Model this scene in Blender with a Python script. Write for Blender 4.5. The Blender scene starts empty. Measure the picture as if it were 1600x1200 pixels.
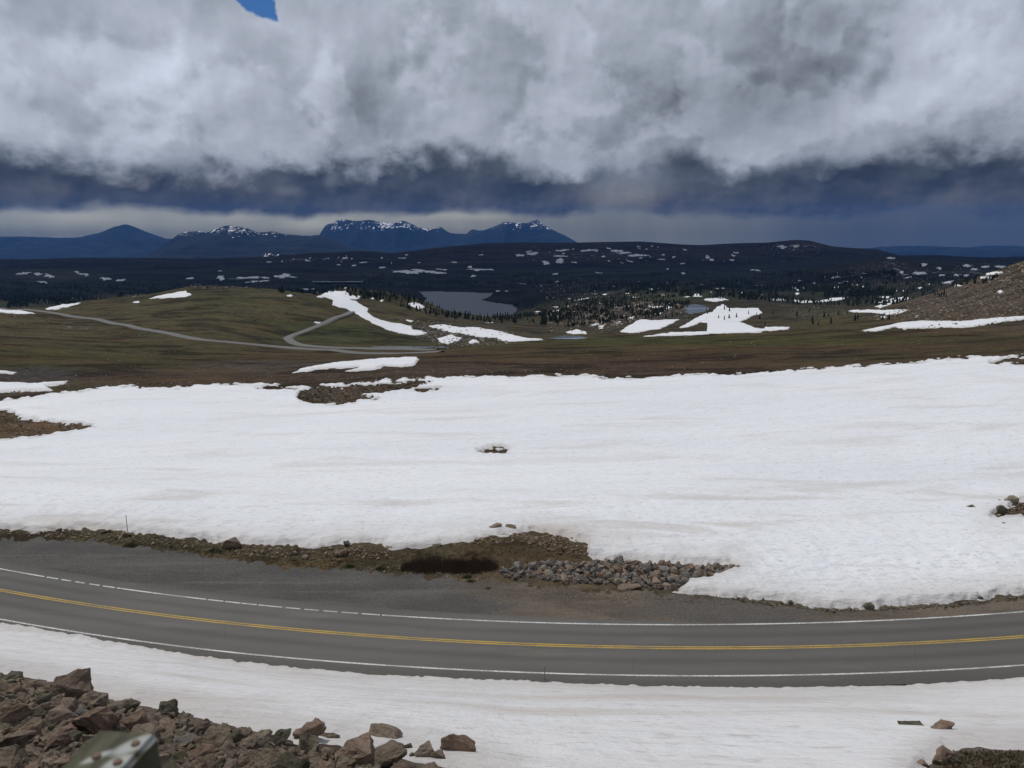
import bpy, bmesh, math, random
import numpy as np
from mathutils import Vector, Matrix, noise as mnoise

random.seed(7); rng = np.random.default_rng(7)
SC = bpy.context.scene
COL = SC.collection

# ------------------------------------------------------------------ camera, sun, sky, exposure
F = 1110.0                                   # focal length in pixels of the 1600 px wide photograph
CAMZ = 31.0                                  # metres above the near road
PITCH = math.atan(228 / F)
cam_d = bpy.data.cameras.new('camera')
cam_d.sensor_width = 36.0
cam_d.lens = 36.0 * F / 1600
cam_d.clip_start = 0.2; cam_d.clip_end = 150000
cam_d.dof.use_dof = True; cam_d.dof.focus_distance = 60; cam_d.dof.aperture_fstop = 2.5
cam = bpy.data.objects.new('camera', cam_d); COL.objects.link(cam)
cam.location = (0, 0, CAMZ); cam.rotation_euler = (math.pi / 2 - PITCH, 0, 0)
SC.camera = cam

SUN_EL, SUN_AZ = 57.0, -42.0                 # azimuth from the view direction, negative is left
sd = bpy.data.lights.new('sun', 'SUN'); sd.energy = 2.2; sd.angle = math.radians(3); sd.color = (1.0, 0.96, 0.9)
sun = bpy.data.objects.new('sun', sd); COL.objects.link(sun)
e, a = math.radians(SUN_EL), math.radians(SUN_AZ)
sdir = Vector((math.sin(a) * math.cos(e), math.cos(a) * math.cos(e), math.sin(e)))
sun.rotation_euler = sdir.to_track_quat('Z', 'Y').to_euler()
SC.view_settings.view_transform = 'Standard'; SC.view_settings.look = 'None'
SC.view_settings.gamma = 1.0; SC.view_settings.exposure = 0.0
try: SC.view_settings.use_curve_mapping = False
except Exception: pass


class N:
    """tiny wrapper: node sockets with arithmetic"""
    def __init__(s, t, sock): s.t = t; s.s = sock
    def _m(s, op, *o, clamp=False):
        n = s.t.nodes.new('ShaderNodeMath'); n.operation = op; n.use_clamp = clamp
        for i, v in enumerate((s,) + o):
            if isinstance(v, N): s.t.links.new(v.s, n.inputs[i])
            else: n.inputs[i].default_value = v
        return N(s.t, n.outputs[0])
    def __add__(s, o): return s._m('ADD', o)
    __radd__ = __add__
    def __mul__(s, o): return s._m('MULTIPLY', o)
    __rmul__ = __mul__
    def __sub__(s, o): return s._m('SUBTRACT', o)
    def __rsub__(s, o): return (s * -1.0) + o
    def __truediv__(s, o): return s._m('DIVIDE', o)
    def __rtruediv__(s, o):
        k = s._m("POWER", -1.0); return k * o
    def pw(s, o): return s._m('POWER', o)
    def clamp(s): return s._m('ADD', 0.0, clamp=True)
    def mx(s, o): return s._m('MAXIMUM', o)
    def mn(s, o): return s._m('MINIMUM', o)
    def exp(s): return s._m('EXPONENT')
    def step(s, lo, hi):
        n = s.t.nodes.new('ShaderNodeMapRange'); n.interpolation_type = 'SMOOTHSTEP'
        s.t.links.new(s.s, n.inputs[0]); n.inputs[1].default_value = lo; n.inputs[2].default_value = hi
        return N(s.t, n.outputs[0])


def vec(t, *c):
    n = t.nodes.new('ShaderNodeCombineXYZ')
    for i, v in enumerate(c):
        if isinstance(v, N): t.links.new(v.s, n.inputs[i])
        else: n.inputs[i].default_value = v
    return N(t, n.outputs[0])


def fbm(t, v, scale, detail=6, rough=0.55, dist=0.0, lac=2.0):
    n = t.nodes.new('ShaderNodeTexNoise'); n.noise_dimensions = '3D'
    t.links.new(v.s, n.inputs['Vector'])
    n.inputs['Scale'].default_value = scale; n.inputs['Detail'].default_value = detail
    n.inputs['Roughness'].default_value = rough; n.inputs['Distortion'].default_value = dist
    n.inputs['Lacunarity'].default_value = lac
    return N(t, n.outputs[0])


def mixc(t, f, a, b, mode='MIX'):
    n = t.nodes.new('ShaderNodeMix'); n.data_type = 'RGBA'; n.blend_type = mode
    for k, v in ((0, f), (6, a), (7, b)):
        if isinstance(v, N): t.links.new(v.s, n.inputs[k])
        elif k == 0: n.inputs[0].default_value = v
        else: n.inputs[k].default_value = (*v, 1)
    return N(t, n.outputs[2])


def build_world():
    w = bpy.data.worlds.new('World'); SC.world = w; w.use_nodes = True
    t = w.node_tree; t.nodes.clear()
    tc = t.nodes.new('ShaderNodeTexCoord')
    sp = t.nodes.new('ShaderNodeSeparateXYZ'); t.links.new(tc.outputs['Generated'], sp.inputs[0])
    x, y, z = (N(t, sp.outputs[i]) for i in range(3))
    A = x._m('ARCTAN2', y) * (180 / math.pi)
    E = z._m('ARCSINE') * (180 / math.pi)
    # domain that opens out towards the zenith (clouds overhead are nearer, therefore larger)
    Es = E * (1.0 / (E.mx(0.0) * 0.012 + 1.0))
    P = vec(t, A * 0.1, Es * 0.125, 3.3)
    w1 = fbm(t, P, 0.9, 2, 0.4)
    w2 = fbm(t, vec(t, A * 0.1, Es * 0.125, 9.1), 0.9, 2, 0.4)
    Aw = A + (w1 - 0.5) * 2.5
    Ew = Es + (w2 - 0.5) * 2.0
    Q = vec(t, Aw * 0.1, Ew * 0.125, 1.7)
    big = fbm(t, Q, 0.62, 2, 0.4)
    med = fbm(t, Q, 1.15, 5, 0.50)
    med2 = fbm(t, vec(t, Aw * 0.1 + 0.09, Ew * 0.125 - 0.12, 1.7), 1.15, 5, 0.50)
    fine = fbm(t, vec(t, Aw * 0.1, Ew * 0.14, 5.0), 3.2, 7, 0.56)
    fine2 = fbm(t, vec(t, Aw * 0.1 + 0.03, Ew * 0.14 - 0.04, 5.0), 3.2, 7, 0.56)

    def blob(a0, e0, ra, re, wob=1.0):
        da = (A + (w1 - 0.5) * (ra * wob) + (med - 0.5) * (ra * wob * 1.1) - a0) * (1 / ra)
        de = (E + (w2 - 0.5) * (re * wob) + (fine - 0.5) * (re * wob * 1.1) - e0) * (1 / re)
        return ((da * da + de * de) * -1.0).exp()
    L = 0.425 + (big - 0.5) * 0.24 + (med - 0.5) * 0.10 + (med - med2) * 0.30 + (fine - fine2) * 0.18 + (fine - 0.5) * 0.05
    puff = fbm(t, vec(t, A * 0.1, Es * 0.13, 11.0), 1.35, 7, 0.52); puff2 = fbm(t, vec(t, A * 0.1 + 0.05, Es * 0.13 - 0.09, 11.0), 1.35, 7, 0.52)
    L = L + puff.step(0.46, 0.55) * 0.06 - 0.03 + (puff - puff2) * 0.44 + (puff.step(0.50, 0.54) - puff2.step(0.49, 0.56)) * 0.03
    for a0, e0, ra, re, k in ((-24, 12.0, 6, 3.0, .15), (-33, 9, 6, 4, .06), (-26, 13, 2.5, 2, .05), (-20.5, 11, 2, 3, .05), (-30, 14.5, 4, 2, -.04), (-25, 6.9, 9, 1.4, .05), (-14.5, 11.5, 1.6, 4.0, .16), (-17, 14.8, 2.0, 1.2, .10),
                              (-8, 14, 4, 3, .09), (-8, 7.2, 4, 1.5, .06), (31, 14, 4, 4, .13), (27, 9.5, 6, 1.6, .09), (13.5, 12, 2.5, 3, .05), (-2, 9, 3, 3, .04),
                              (21, 13.5, 5.0, 4, -.10), (10, 9.3, 4.5, 2.4, -.09), (4, 10, 2, 5, .05), (17, 10, 3, 2.0, -.06), (-35, 15, 4, 2, -.06), (-11.5, 9.5, 2.2, 3.0, -.09), (-20, 15.5, 3, 1, -.05),
                              (-27, 8.6, 7, 1.0, -.03), (32, 7.5, 4, 1.5, -.10), (1, 12.5, 2, 3, -.03), (23, 16.5, 1.2, .8, .12)):
        L = L + blob(a0, e0, ra, re) * k
    L = (L + (L - 0.42) * 0.08).mx(0.12).mn(0.74)
    # the flat dark underside of the cloud mass
    edge_t = 5.35 + (w1 - 0.5) * 4.0 + (fine - 0.5) * 6.0 + (med - 0.5) * 2.0 - (puff - 0.5) * 3.0 + blob(-6, 6.5, 5, 1.6, .5) * 0.9 - blob(3, 6.5, 4, 2, .5) * 0.6
    edge_b = 2.1 + (w2 - 0.5) * 1.6 + (med - 0.5) * 2.0 + (fine - 0.5) * 1.2 + (puff - 0.5) * 1.2 - (A - 8.0).step(0, 12) * 0.3 + (A - 30.0).step(0, 8) * -0.3
    band = 1.0 - (E - edge_t).step(-1.0, 1.2)
    gap = blob(9.0, 4.4, 4.0, 2.2, 1.4)
    bandL = 0.066 + (med - 0.5) * 0.09 + (med - med2) * 0.22 + (fine - fine2) * 0.14 + gap * 0.15 + blob(-13.8, 4.2, .6, .8) * .10 + blob(-17, 3.4, 1.0, .35) * .08 + blob(-33, 3.2, 2.0, .8) * .03
    Lb = L * (1.0 - band) + bandL.mx(0.040) * band
    # rain curtain below
    strk = fbm(t, vec(t, A * 1.0 + E * 0.15, E * 0.10, 0.0), 0.30, 4, 0.5)
    left = 1.0 - A.step(-9.0, 6.0)
    rainL = (0.150 + left * 0.10 - (A - 12.0).step(0, 14) * 0.085) * (0.70 + strk * 0.6) * (0.85 + (E - 0.1).step(0.0, 1.8) * 0.25)
    rainL = rainL + blob(-31.0, 1.5, 3.5, 0.5) * 0.10 + blob(-15.5, 1.0, 2.6, 0.7) * .10 + blob(-22, 1.6, 2.4, 0.4) * .07 + blob(-4, 1.7, 5.0, 0.3) * .08 - (1.0 - (E - 0.2).step(0.0, 0.8)) * left * 0.07
    below = 1.0 - (E - edge_b).step(-0.5, 0.30)
    Lf = Lb * (1.0 - below) + rainL.mx(0.03) * below
    # cloud high overhead, outside the frame, dimmed a little for harder contrast
    up = (E - 22.0).step(0.0, 30.0)
    Lf = Lf * (1.0 - up * 0.14)
    cool = mixc(t, (Lf * 2.0).clamp(), (0.86, 0.98, 1.17), (0.92, 1.0, 1.16))
    cool = mixc(t, (1.0 - (E - 2.6).step(-1.6, 2.4)) * (1.0 - below), cool, (1.36, 1.16, 0.72))
    cool = mixc(t, below, cool, (1.48, 1.42, 1.04))
    col = mixc(t, 1.0, cool, vec(t, Lf, Lf, Lf), 'MULTIPLY')
    sky = t.nodes.new('ShaderNodeTexSky'); sky.sky_type = 'NISHITA'; sky.sun_disc = False
    sky.sun_elevation = math.radians(SUN_EL); sky.sun_rotation = math.radians(SUN_AZ)
    sky.altitude = 3300
    skc = mixc(t, 1.0, N(t, sky.outputs[0]), (0.06 * .45, 0.06 * .8, 0.06 * 1.15), 'MULTIPLY')
    h1 = (A + 20.8 + (E - 16.8) * 1.0).mn(-17.0 - A).mn(E - 14.9).mn(19.5 - E) + (fine - 0.5) * 2.6
    hole = h1.step(0.0, 0.30)
    cov2 = fbm(t, vec(t, x, y, z * 1.5), 2.1, 6, 0.55)
    hole2 = (cov2 - 0.60).step(0.0, 0.07) * (E - 24.0).step(0.0, 14.0)
    out = mixc(t, hole.mx(hole2 * 0.7), col, skc)
    bg = t.nodes.new('ShaderNodeBackground'); bg.inputs[1].default_value = 1.0
    t.links.new(out.s, bg.inputs[0])
    o = t.nodes.new('ShaderNodeOutputWorld'); t.links.new(bg.outputs[0], o.inputs[0])
    w.cycles.sampling_method = 'MANUAL'; w.cycles.sample_map_resolution = 512


build_world()

# ------------------------------------------------------------------ helpers
cp, sp_ = math.cos(PITCH), math.sin(PITCH)


def ray(px, py):
    """direction, scaled to one metre of Y, through a pixel of the 1600x1200 photograph"""
    a = (np.asarray(px, float) - 800) / F; b = (np.asarray(py, float) - 600) / F
    dy = cp - b * sp_; dz = -sp_ - b * cp
    return a / dy, dz / dy


def project(X, Y, Z):
    z = Z - CAMZ
    fw = np.maximum(Y * cp - z * sp_, 1e-3)
    return 800 + F * X / fw, 600 - F * (Y * sp_ + z * cp) / fw


def vnoise(x, y, seed=0):
    xi = np.floor(x).astype(np.int64); yi = np.floor(y).astype(np.int64)
    fx = x - xi; fy = y - yi
    fx = fx * fx * fx * (fx * (fx * 6 - 15) + 10); fy = fy * fy * fy * (fy * (fy * 6 - 15) + 10)

    def h(i, j):
        n = (i * 374761393 + j * 668265263 + seed * 1442695041) & 0xffffffff
        n = ((n ^ (n >> 13)) * 1274126177) & 0xffffffff
        return ((n ^ (n >> 16)) & 0xffff) / 32767.5 - 1
    return (h(xi, yi) * (1 - fx) + h(xi + 1, yi) * fx) * (1 - fy) + (h(xi, yi + 1) * (1 - fx) + h(xi + 1, yi + 1) * fx) * fy


def sdf(px, py, poly):
    """signed distance in pixels, positive inside"""
    P = np.asarray(poly, float); px = np.asarray(px); py = np.asarray(py)
    d = np.full(px.shape, 1e18); ins = np.zeros(px.shape, bool)
    for i in range(len(P)):
        x0, y0 = P[i - 1]; x1, y1 = P[i]
        ex, ey = x1 - x0, y1 - y0
        wx, wy = px - x0, py - y0
        k = np.clip((wx * ex + wy * ey) / (ex * ex + ey * ey + 1e-12), 0, 1)
        d = np.minimum(d, (wx - ex * k) ** 2 + (wy - ey * k) ** 2)
        c = (y0 > py) != (y1 > py)
        if ey != 0: ins ^= c & (px < ex * (py - y0) / ey + x0)
    d = np.sqrt(d)
    return np.where(ins, d, -d)


def smooth(x, a, b):
    k = np.clip((x - a) / (b - a), 0, 1); return k * k * (3 - 2 * k)


# ------------------------------------------------------------------ terrain: control lines (photo x, photo y, distance in m)
C0 = 20.0
LINES = [
    ('YZ', -15, 29.6), ('YZ', 0, 28.9), ('YZ', 3, 26.7),
    [(0, 1200, 8), (400, 1200, 9), (800, 1200, 11), (1200, 1200, 12), (1600, 1200, 12)],
    [(0, 1100, 14), (400, 1105, 17), (800, 1100, 24), (1600, 1100, 25)],
    ('Z', 0.0, [(-150, 940), (0, 975), (200, 1009), (400, 1038), (600, 1057), (800, 1064), (1200, 1077), (1400, 1075), (1600, 1061), (1750, 1045)]),
    ('Z', -0.1, [(-200, 815), (0, 828), (200, 831), (370, 851), (600, 860), (760, 862), (900, 868), (950, 878), (1100, 905), (1300, 950), (1450, 946), (1600, 930), (1750, 915)]),
    [(0, 720, 128), (400, 720, 126), (800, 720, 124), (1200, 720, 120), (1600, 715, 118)],
    [(-150, 636, 235), (0, 625, 235), (200, 608, 240), (430, 601, 244), (650, 590, 244), (930, 588, 244), (1200, 580, 240), (1400, 568, 236), (1600, 556, 232)],
    [(0, 570, 330), (300, 572, 330), (600, 566, 330), (800, 560, 335), (1200, 551, 335), (1600, 535, 330)],
    [(0, 532, 520), (200, 543, 520), (450, 550, 520), (650, 549, 520), (800, 538, 520), (1000, 534, 520), (1200, 526, 520), (1400, 517, 520), (1600, 504, 520)],
    [(0, 496, 800), (100, 498, 800), (330, 495, 800), (450, 518, 780), (560, 522, 780), (650, 530, 780), (850, 530, 780), (1000, 523, 780), (1200, 516, 780), (1400, 500, 760), (1500, 482, 740), (1600, 462, 720)],
    [(0, 481, 1050), (80, 482, 1050), (130, 472, 1050), (230, 462, 1050), (300, 449, 1050), (345, 447, 1050), (430, 453, 1050), (500, 463, 1050), (520, 472, 1050), (560, 484, 1050), (620, 497, 1050), (700, 507, 1050), (850, 518, 1050), (950, 505, 1050), (1100, 499, 1050), (1200, 499, 1050), (1300, 492, 1050), (1400, 476, 1040), (1480, 452, 1030), (1540, 430, 1020), (1600, 408, 1020), (1700, 385, 1020)],
    [(0, 492, 1350), (100, 487, 1350), (330, 475, 1350), (460, 470, 1350), (500, 460, 1350), (530, 451, 1350), (600, 458, 1350), (650, 469, 1350), (700, 486, 1350), (760, 495, 1350), (830, 492, 1350), (900, 482, 1350), (1000, 480, 1350), (1100, 480, 1350), (1200, 479, 1350), (1300, 482, 1350), (1400, 480, 1350), (1500, 470, 1350), (1600, 440, 1350)],
    [(0, 486, 1900), (200, 480, 1900), (400, 478, 1900), (530, 474, 1900), (650, 498, 1900), (700, 512, 1900), (800, 512, 1900), (850, 482, 1900), (900, 468, 1900), (1000, 462, 1900), (1100, 464, 1900), (1200, 470, 1900), (1300, 471, 1900), (1400, 464, 1900), (1500, 456, 1900), (1600, 452, 1900)],
    [(0, 470, 2500), (200, 468, 2500), (400, 466, 2500), (530, 466, 2500), (650, 492, 2500), (800, 492, 2500), (860, 470, 2500), (1000, 451, 2500), (1100, 453, 2500), (1200, 458, 2500), (1300, 450, 2500), (1350, 446, 2500), (1450, 450, 2500), (1600, 440, 2500)],
    [(0, 452, 3800), (200, 450, 3800), (400, 449, 3800), (530, 447, 3800), (650, 452, 3800), (800, 453, 3800), (900, 446, 3800), (1000, 440, 3800), (1100, 438, 3800), (1200, 436, 3800), (1290, 420, 3800), (1340, 410, 3800), (1385, 402, 3800), (1430, 410, 3800), (1480, 414, 3800), (1520, 410, 3800), (1600, 420, 3800)],
    [(0, 432, 5500), (200, 430, 5500), (400, 430, 5500), (800, 430, 5500), (1000, 428, 5500), (1200, 425, 5500), (1300, 418, 5500), (1400, 415, 5500), (1500, 412, 5500), (1600, 412, 5500)],
    [(0, 417, 7000), (100, 412, 7000), (300, 414, 7000), (600, 412, 7000), (800, 406, 7000), (1000, 405, 7000), (1200, 403, 7000), (1300, 402, 7000), (1400, 408, 7000), (1500, 407, 7000), (1600, 408, 7000)],
    [(-100, 409, 9000), (0, 406, 9000), (230, 404, 9000), (400, 402, 9000), (480, 396, 9000), (560, 393, 9000), (610, 395, 9000), (700, 385, 9000), (760, 381, 9000), (900, 380, 9000), (1000, 378, 9000), (1095, 382, 9000), (1160, 381, 9000), (1200, 380, 9000), (1240, 376, 9000), (1265, 377, 9000), (1300, 385, 9000), (1370, 390, 9000), (1405, 401, 9000), (1480, 400, 9000), (1550, 403, 9000), (1600, 401, 9000)],
    [(0, 425, 10500), (1600, 420, 10500)],
    ('YZ', 14500, -420.0),
    [(-100, 420, 20000), (180, 418, 20000), (225, 405, 20000), (255, 388, 20000), (280, 371, 20000), (300, 364, 20000), (330, 363, 20000), (352, 358, 20000), (385, 359, 20000), (400, 366, 20000), (425, 364, 20000), (445, 371, 20000), (480, 371, 20000), (505, 374, 20000), (540, 385, 20000), (570, 391, 20000), (650, 398, 20000), (800, 410, 20000), (1600, 415, 20000)],
    ('YZ', 24000, -420.0),
    [(-150, 372, 28000), (0, 372, 28000), (60, 374, 28000), (130, 376, 28000), (165, 365, 28000), (195, 355, 28000), (225, 364, 28000), (260, 374, 28000), (400, 395, 28000), (490, 382, 28000), (508, 352, 28000), (530, 348, 28000), (560, 351, 28000), (600, 349, 28000), (645, 350, 28000), (700, 364, 28000), (730, 366, 28000), (765, 357, 28000), (800, 350, 28000), (830, 348, 28000), (858, 354, 28000), (880, 364, 28000), (910, 385, 28000), (1100, 395, 28000), (1360, 396, 28000), (1400, 391, 28000), (1460, 390, 28000), (1500, 393, 28000), (1560, 390, 28000), (1620, 391, 28000)],
    ('YZ', 36000, -900.0),
]
NU, NS = 921, 1020
U = np.linspace(-1.0, 1.0, NU)
S0, S1 = math.log(-15 + C0), math.log(36000 + C0)
S = np.linspace(S0, S1, NS)


def line_on_u(L):
    if L[0] == 'YZ':
        return np.full(NU, float(L[1])), np.full(NU, float(L[2]))
    if L[0] == 'Z':
        p = np.array(L[2], float); ax, tz = ray(p[:, 0], p[:, 1]); Y = (L[1] - CAMZ) / tz
    else:
        p = np.array(L, float); ax, tz = ray(p[:, 0], p[:, 1]); Y = p[:, 2]
    Z = CAMZ + tz * Y; u = ax * Y / (Y + C0)
    o = np.argsort(u)
    return np.interp(U, u[o], Y[o]), np.interp(U, u[o], Z[o])


def pchip(x, y, q):
    h = np.diff(x); d = np.diff(y) / h
    m = np.zeros_like(y)
    w1 = 2 * h[1:] + h[:-1]; w2 = h[1:] + 2 * h[:-1]
    ok = d[:-1] * d[1:] > 0
    with np.errstate(all='ignore'):
        mm = (w1 + w2) / (w1 / d[:-1] + w2 / d[1:])
    m[1:-1] = np.where(ok, mm, 0); m[0] = d[0]; m[-1] = d[-1]
    i = np.clip(np.searchsorted(x, q) - 1, 0, len(x) - 2)
    k = (q - x[i]) / h[i]
    return ((1 + 2 * k) * (1 - k) ** 2 * y[i] + k * (1 - k) ** 2 * h[i] * m[i] + k * k * (3 - 2 * k) * y[i + 1] + k * k * (k - 1) * h[i] * m[i + 1])


def build_heights():
    ys, zs = zip(*(line_on_u(L) for L in LINES))
    ys = np.array(ys); zs = np.array(zs)
    T = np.zeros((NU, NS))
    for i in range(NU):
        y = ys[:, i]; zc = zs[:, i]
        yy = [y[0]]; zz = [zc[0]]
        for q in range(len(y) - 1):
            if 2 <= q < 5:
                for f in (.25, .5, .75): yy.append(y[q] * (1 - f) + y[q + 1] * f); zz.append(zc[q] * (1 - f) + zc[q + 1] * f)
            yy.append(y[q + 1]); zz.append(zc[q + 1])
        y = np.array(yy); zc = np.array(zz); x = np.log(np.maximum.accumulate(y + np.arange(len(y)) * 1e-6) + C0)
        # linear depression interpolation in the near part keeps slopes plain
        T[i] = pchip(x, zc, S)
    k = np.array([1, 3, 4, 3, 1.]); k /= k.sum()
    Tp = np.pad(T, ((2, 2), (0, 0)), 'edge')
    return sum(Tp[j:j + NU] * k[j] for j in range(5))


HT = build_heights()
GY = np.exp(S)[None, :] - C0 + np.zeros((NU, 1))
GX = U[:, None] * (GY + C0)

# near road: centre line from the yellow lines
YEL = [(0, 922), (200, 953.5), (400, 977), (600, 994.5), (800, 1007.5), (1000, 1011.5), (1200, 1011), (1400, 1005.5), (1600, 995)]
_a, _t = ray([p[0] for p in YEL], [p[1] for p in YEL]); _Y = -CAMZ / _t; _X = _a * _Y
PC = np.polyfit(_X, _Y, 3)


def road_y(X):
    X = np.asarray(X, float); Xc = np.clip(X, -52, 46)
    return np.polyval(PC, Xc) + (X - Xc) * np.polyval(np.polyder(PC), Xc)


def road_off(X, Y):
    """signed distance from the centre line, positive on the far side"""
    s = np.polyval(np.polyder(PC), np.clip(X, -52, 46))
    return (Y - road_y(X)) / np.sqrt(1 + s * s)


OFF = road_off(GX, GY)
# scale-adaptive relief
PXg, PYg = project(GX, GY, HT)
rel = np.zeros_like(HT)
for k in range(-1, 12):
    lam = 2.0 ** k
    w = smooth(np.log2(lam / (0.03 * (GY + C0))), -0.3, 0.6) * (1 - smooth(np.log2(lam / (0.14 * (GY + C0))), -0.5, 0.8))
    if w.max() <= 0: continue
    n = vnoise(GX / lam + 17.3 * k, GY / lam - 5.1 * k, k + 5)
    nr = 1 - 2 * np.abs(vnoise(GX / lam * 1.6 - 3.3 * k, GY / lam * .6 + 7.7 * k, k + 50))
    far = smooth(GY, 12000, 18000)
    rel += w * lam * (0.016 * n * (1 - far) + (0.035 + 0.03 * smooth(GY, 23000, 25000)) * nr * far)
calm = smooth(np.abs(OFF), 8, 16)
# rocky knolls and the boulder slope at right are rougher
ROUGH = [((820, 1300), (440, 520), 2.0), ((1380, 1700), (400, 500), 1.5), ((640, 820), (505, 545), 2.0), ((1200, 1600), (400, 470), 1.6)]
amp = np.ones_like(HT) * (0.85 + 1.3 * smooth(GY, 1300, 2200) * (1 - smooth(GY, 6500, 8500)))
for (x0, x1), (y0, y1), g in ROUGH:
    m = smooth(PXg, x0 - 20, x0 + 20) * (1 - smooth(PXg, x1 - 20, x1 + 20)) * smooth(PYg, y0 - 8, y0 + 8) * (1 - smooth(PYg, y1 - 5, y1 + 5)) * smooth(GY, 600, 800)
    amp = np.maximum(amp, 1 + (g - 1) * m)
snowflat = smooth(GY, 62, 80) * (1 - smooth(GY, 210, 240))
HT = HT + rel * amp * calm * (1 - 0.55 * snowflat)
HT -= 3.0 * np.exp(-((GX + 30) / 34) ** 2 - ((GY - 205) / 16) ** 2) + .9 * np.exp(-((GX - 45) / 30) ** 2 - ((GY - 170) / 14) ** 2)
# mound behind the gravel, low berm at left, rock heap
def bump(px, py, rx, ry, h, ang=0):
    ax, tz = ray(px, py); Y = -CAMZ / tz; X = ax * Y
    c, s = math.cos(ang), math.sin(ang)
    dx, dy = GX - X, GY - Y
    return h * np.exp(-(((dx * c + dy * s) / rx) ** 2 + ((-dx * s + dy * c) / ry) ** 2))
guard = smooth(OFF, 6.0, 8.5)
HT += guard * (bump(790, 858, 8, 2.6, 1.15) + bump(990, 893, 9.5, 1.6, 0.7, -.06) + bump(560, 858, 7, 1.2, .35))
HT += guard * (1 - smooth(OFF, 16, 24)) * smooth(OFF, 9, 13) * (0.10 * vnoise(GX / .9, GY / .9, 3) + 0.12 * vnoise(GX / 2.6, GY / 2.6, 4))
# bare islands in the snow stand a little proud
for q in ((530, 615, 9, 5, .8), (60, 668, 16, 7, .8), (1620, 795, 6, 3, .7)):
    ax, tz = ray(q[0], q[1])
    iy = np.argmin(np.abs(PYg - q[1]) + np.abs(PXg - q[0])); X0 = GX.flat[iy]; Y0 = GY.flat[iy]
    HT += q[4] * np.exp(-((GX - X0) / q[2]) ** 2 - ((GY - Y0) / q[3]) ** 2)
HT = np.where(np.abs(OFF) < 8, HT * smooth(np.abs(OFF), 4.9, 5.7) - 0.06 * (1 - smooth(np.abs(OFF), 4.9, 5.7)), HT)

LAKE_Z = -240.0
LAKE = [(648, 455), (700, 456), (775, 457), (766, 463), (752, 469), (772, 473), (800, 476), (812, 482), (805, 492), (760, 502), (700, 502), (676, 482), (662, 472), (668, 466)]
POND_Z = -222.0
POND = [(488, 439), (530, 440), (566, 439), (562, 446), (530, 447), (500, 445)]
for poly, zz, y0, y1 in ((LAKE, LAKE_Z, 2200, 4300), (POND, POND_Z, 3500, 7000)):
    qx, qy = project(GX, GY, zz)
    d = sdf(qx, qy * 1.0, poly)
    m = (GY > y0) & (GY < y1)
    HT = np.where(m & (d > 0), np.minimum(HT, zz - 4), HT)
    HT = np.where(m & (d <= 0) & (d > -12), np.maximum(HT, zz + 1.5), HT)


def H(X, Y):
    """ground height, read from the terrain mesh itself"""
    X = np.asarray(X, float); Y = np.asarray(Y, float)
    u = np.clip((X / (Y + C0) + 1) / 2 * (NU - 1), 0, NU - 1.001)
    s = np.clip((np.log(Y + C0) - S0) / (S1 - S0) * (NS - 1), 0, NS - 1.001)
    i = u.astype(int); j = s.astype(int); fu = u - i; fs = s - j
    return (HT[i, j] * (1 - fu) + HT[i + 1, j] * fu) * (1 - fs) + (HT[i, j + 1] * (1 - fu) + HT[i + 1, j + 1] * fu) * fs


_ys = np.exp(np.linspace(math.log(2 + C0), math.log(35500 + C0), 2600)) - C0


def hit(px, py, ymin=0.0):
    """where the view ray through a photo pixel first meets the terrain"""
    px = np.atleast_1d(np.asarray(px, float)); py = np.atleast_1d(np.asarray(py, float))
    out = np.zeros((len(px), 3))
    for a0 in range(0, len(px), 400):
        ax, tz = ray(px[a0:a0 + 400], py[a0:a0 + 400])
        Y = np.broadcast_to(_ys[None, :], (len(ax), len(_ys)))
        X = ax[:, None] * Y
        under = (H(X, Y) > CAMZ + tz[:, None] * Y) & (Y > ymin)
        k = np.argmax(under, 1); k[~under.any(1)] = len(_ys) - 1
        y1 = _ys[k]; y0 = _ys[np.maximum(k - 1, 0)]
        for _ in range(8):
            ym = (y0 + y1) / 2; b = H(ax * ym, ym) > CAMZ + tz * ym
            y1 = np.where(b, ym, y1); y0 = np.where(b, y0, ym)
        out[a0:a0 + 400] = np.stack([ax * y1, y1, H(ax * y1, y1)], 1)
    return out


# ------------------------------------------------------------------ object plumbing
def tag(o, label=None, cat=None, group=None, kind=None):
    if label: o['label'] = label
    if cat: o['category'] = cat
    if group: o['group'] = group
    if kind: o['kind'] = kind
    return o


def mesh_obj(name, verts, faces, mat, parent=None, smooth_=True, attrs=None):
    me = bpy.data.meshes.new(name)
    V = np.asarray(verts, np.float32); Fc = np.asarray(faces, np.int32)
    me.vertices.add(len(V)); me.vertices.foreach_set('co', V.ravel())
    k = Fc.shape[1]
    me.loops.add(Fc.size); me.loops.foreach_set('vertex_index', Fc.ravel())
    me.polygons.add(len(Fc)); me.polygons.foreach_set('loop_start', np.arange(0, Fc.size, k, dtype=np.int32))
    me.polygons.foreach_set('use_smooth', np.full(len(Fc), smooth_))
    if mat is not None: me.materials.append(mat)
    me.update(calc_edges=True)
    for nm, (ty, data) in (attrs or {}).items():
        at = me.attributes.new(nm, ty, 'POINT')
        at.data.foreach_set('color' if ty == 'FLOAT_COLOR' else 'value', np.asarray(data, np.float32).ravel())
    o = bpy.data.objects.new(name, me); COL.objects.link(o)
    if parent: o.parent = parent
    return o


def empty(name, loc, rz=0):
    o = bpy.data.objects.new(name, None); COL.objects.link(o); o.location = loc; o.rotation_euler = (0, 0, rz)
    o.empty_display_size = .3
    return o


def new_mat(name):
    m = bpy.data.materials.new(name); m.use_nodes = True; t = m.node_tree
    b = t.nodes['Principled BSDF']; b.inputs['Roughness'].default_value = 0.9
    b.inputs['Specular IOR Level'].default_value = 0.25
    g = t.nodes.new('ShaderNodeNewGeometry'); P = N(t, g.outputs['Position'])
    return m, t, b, P


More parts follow.
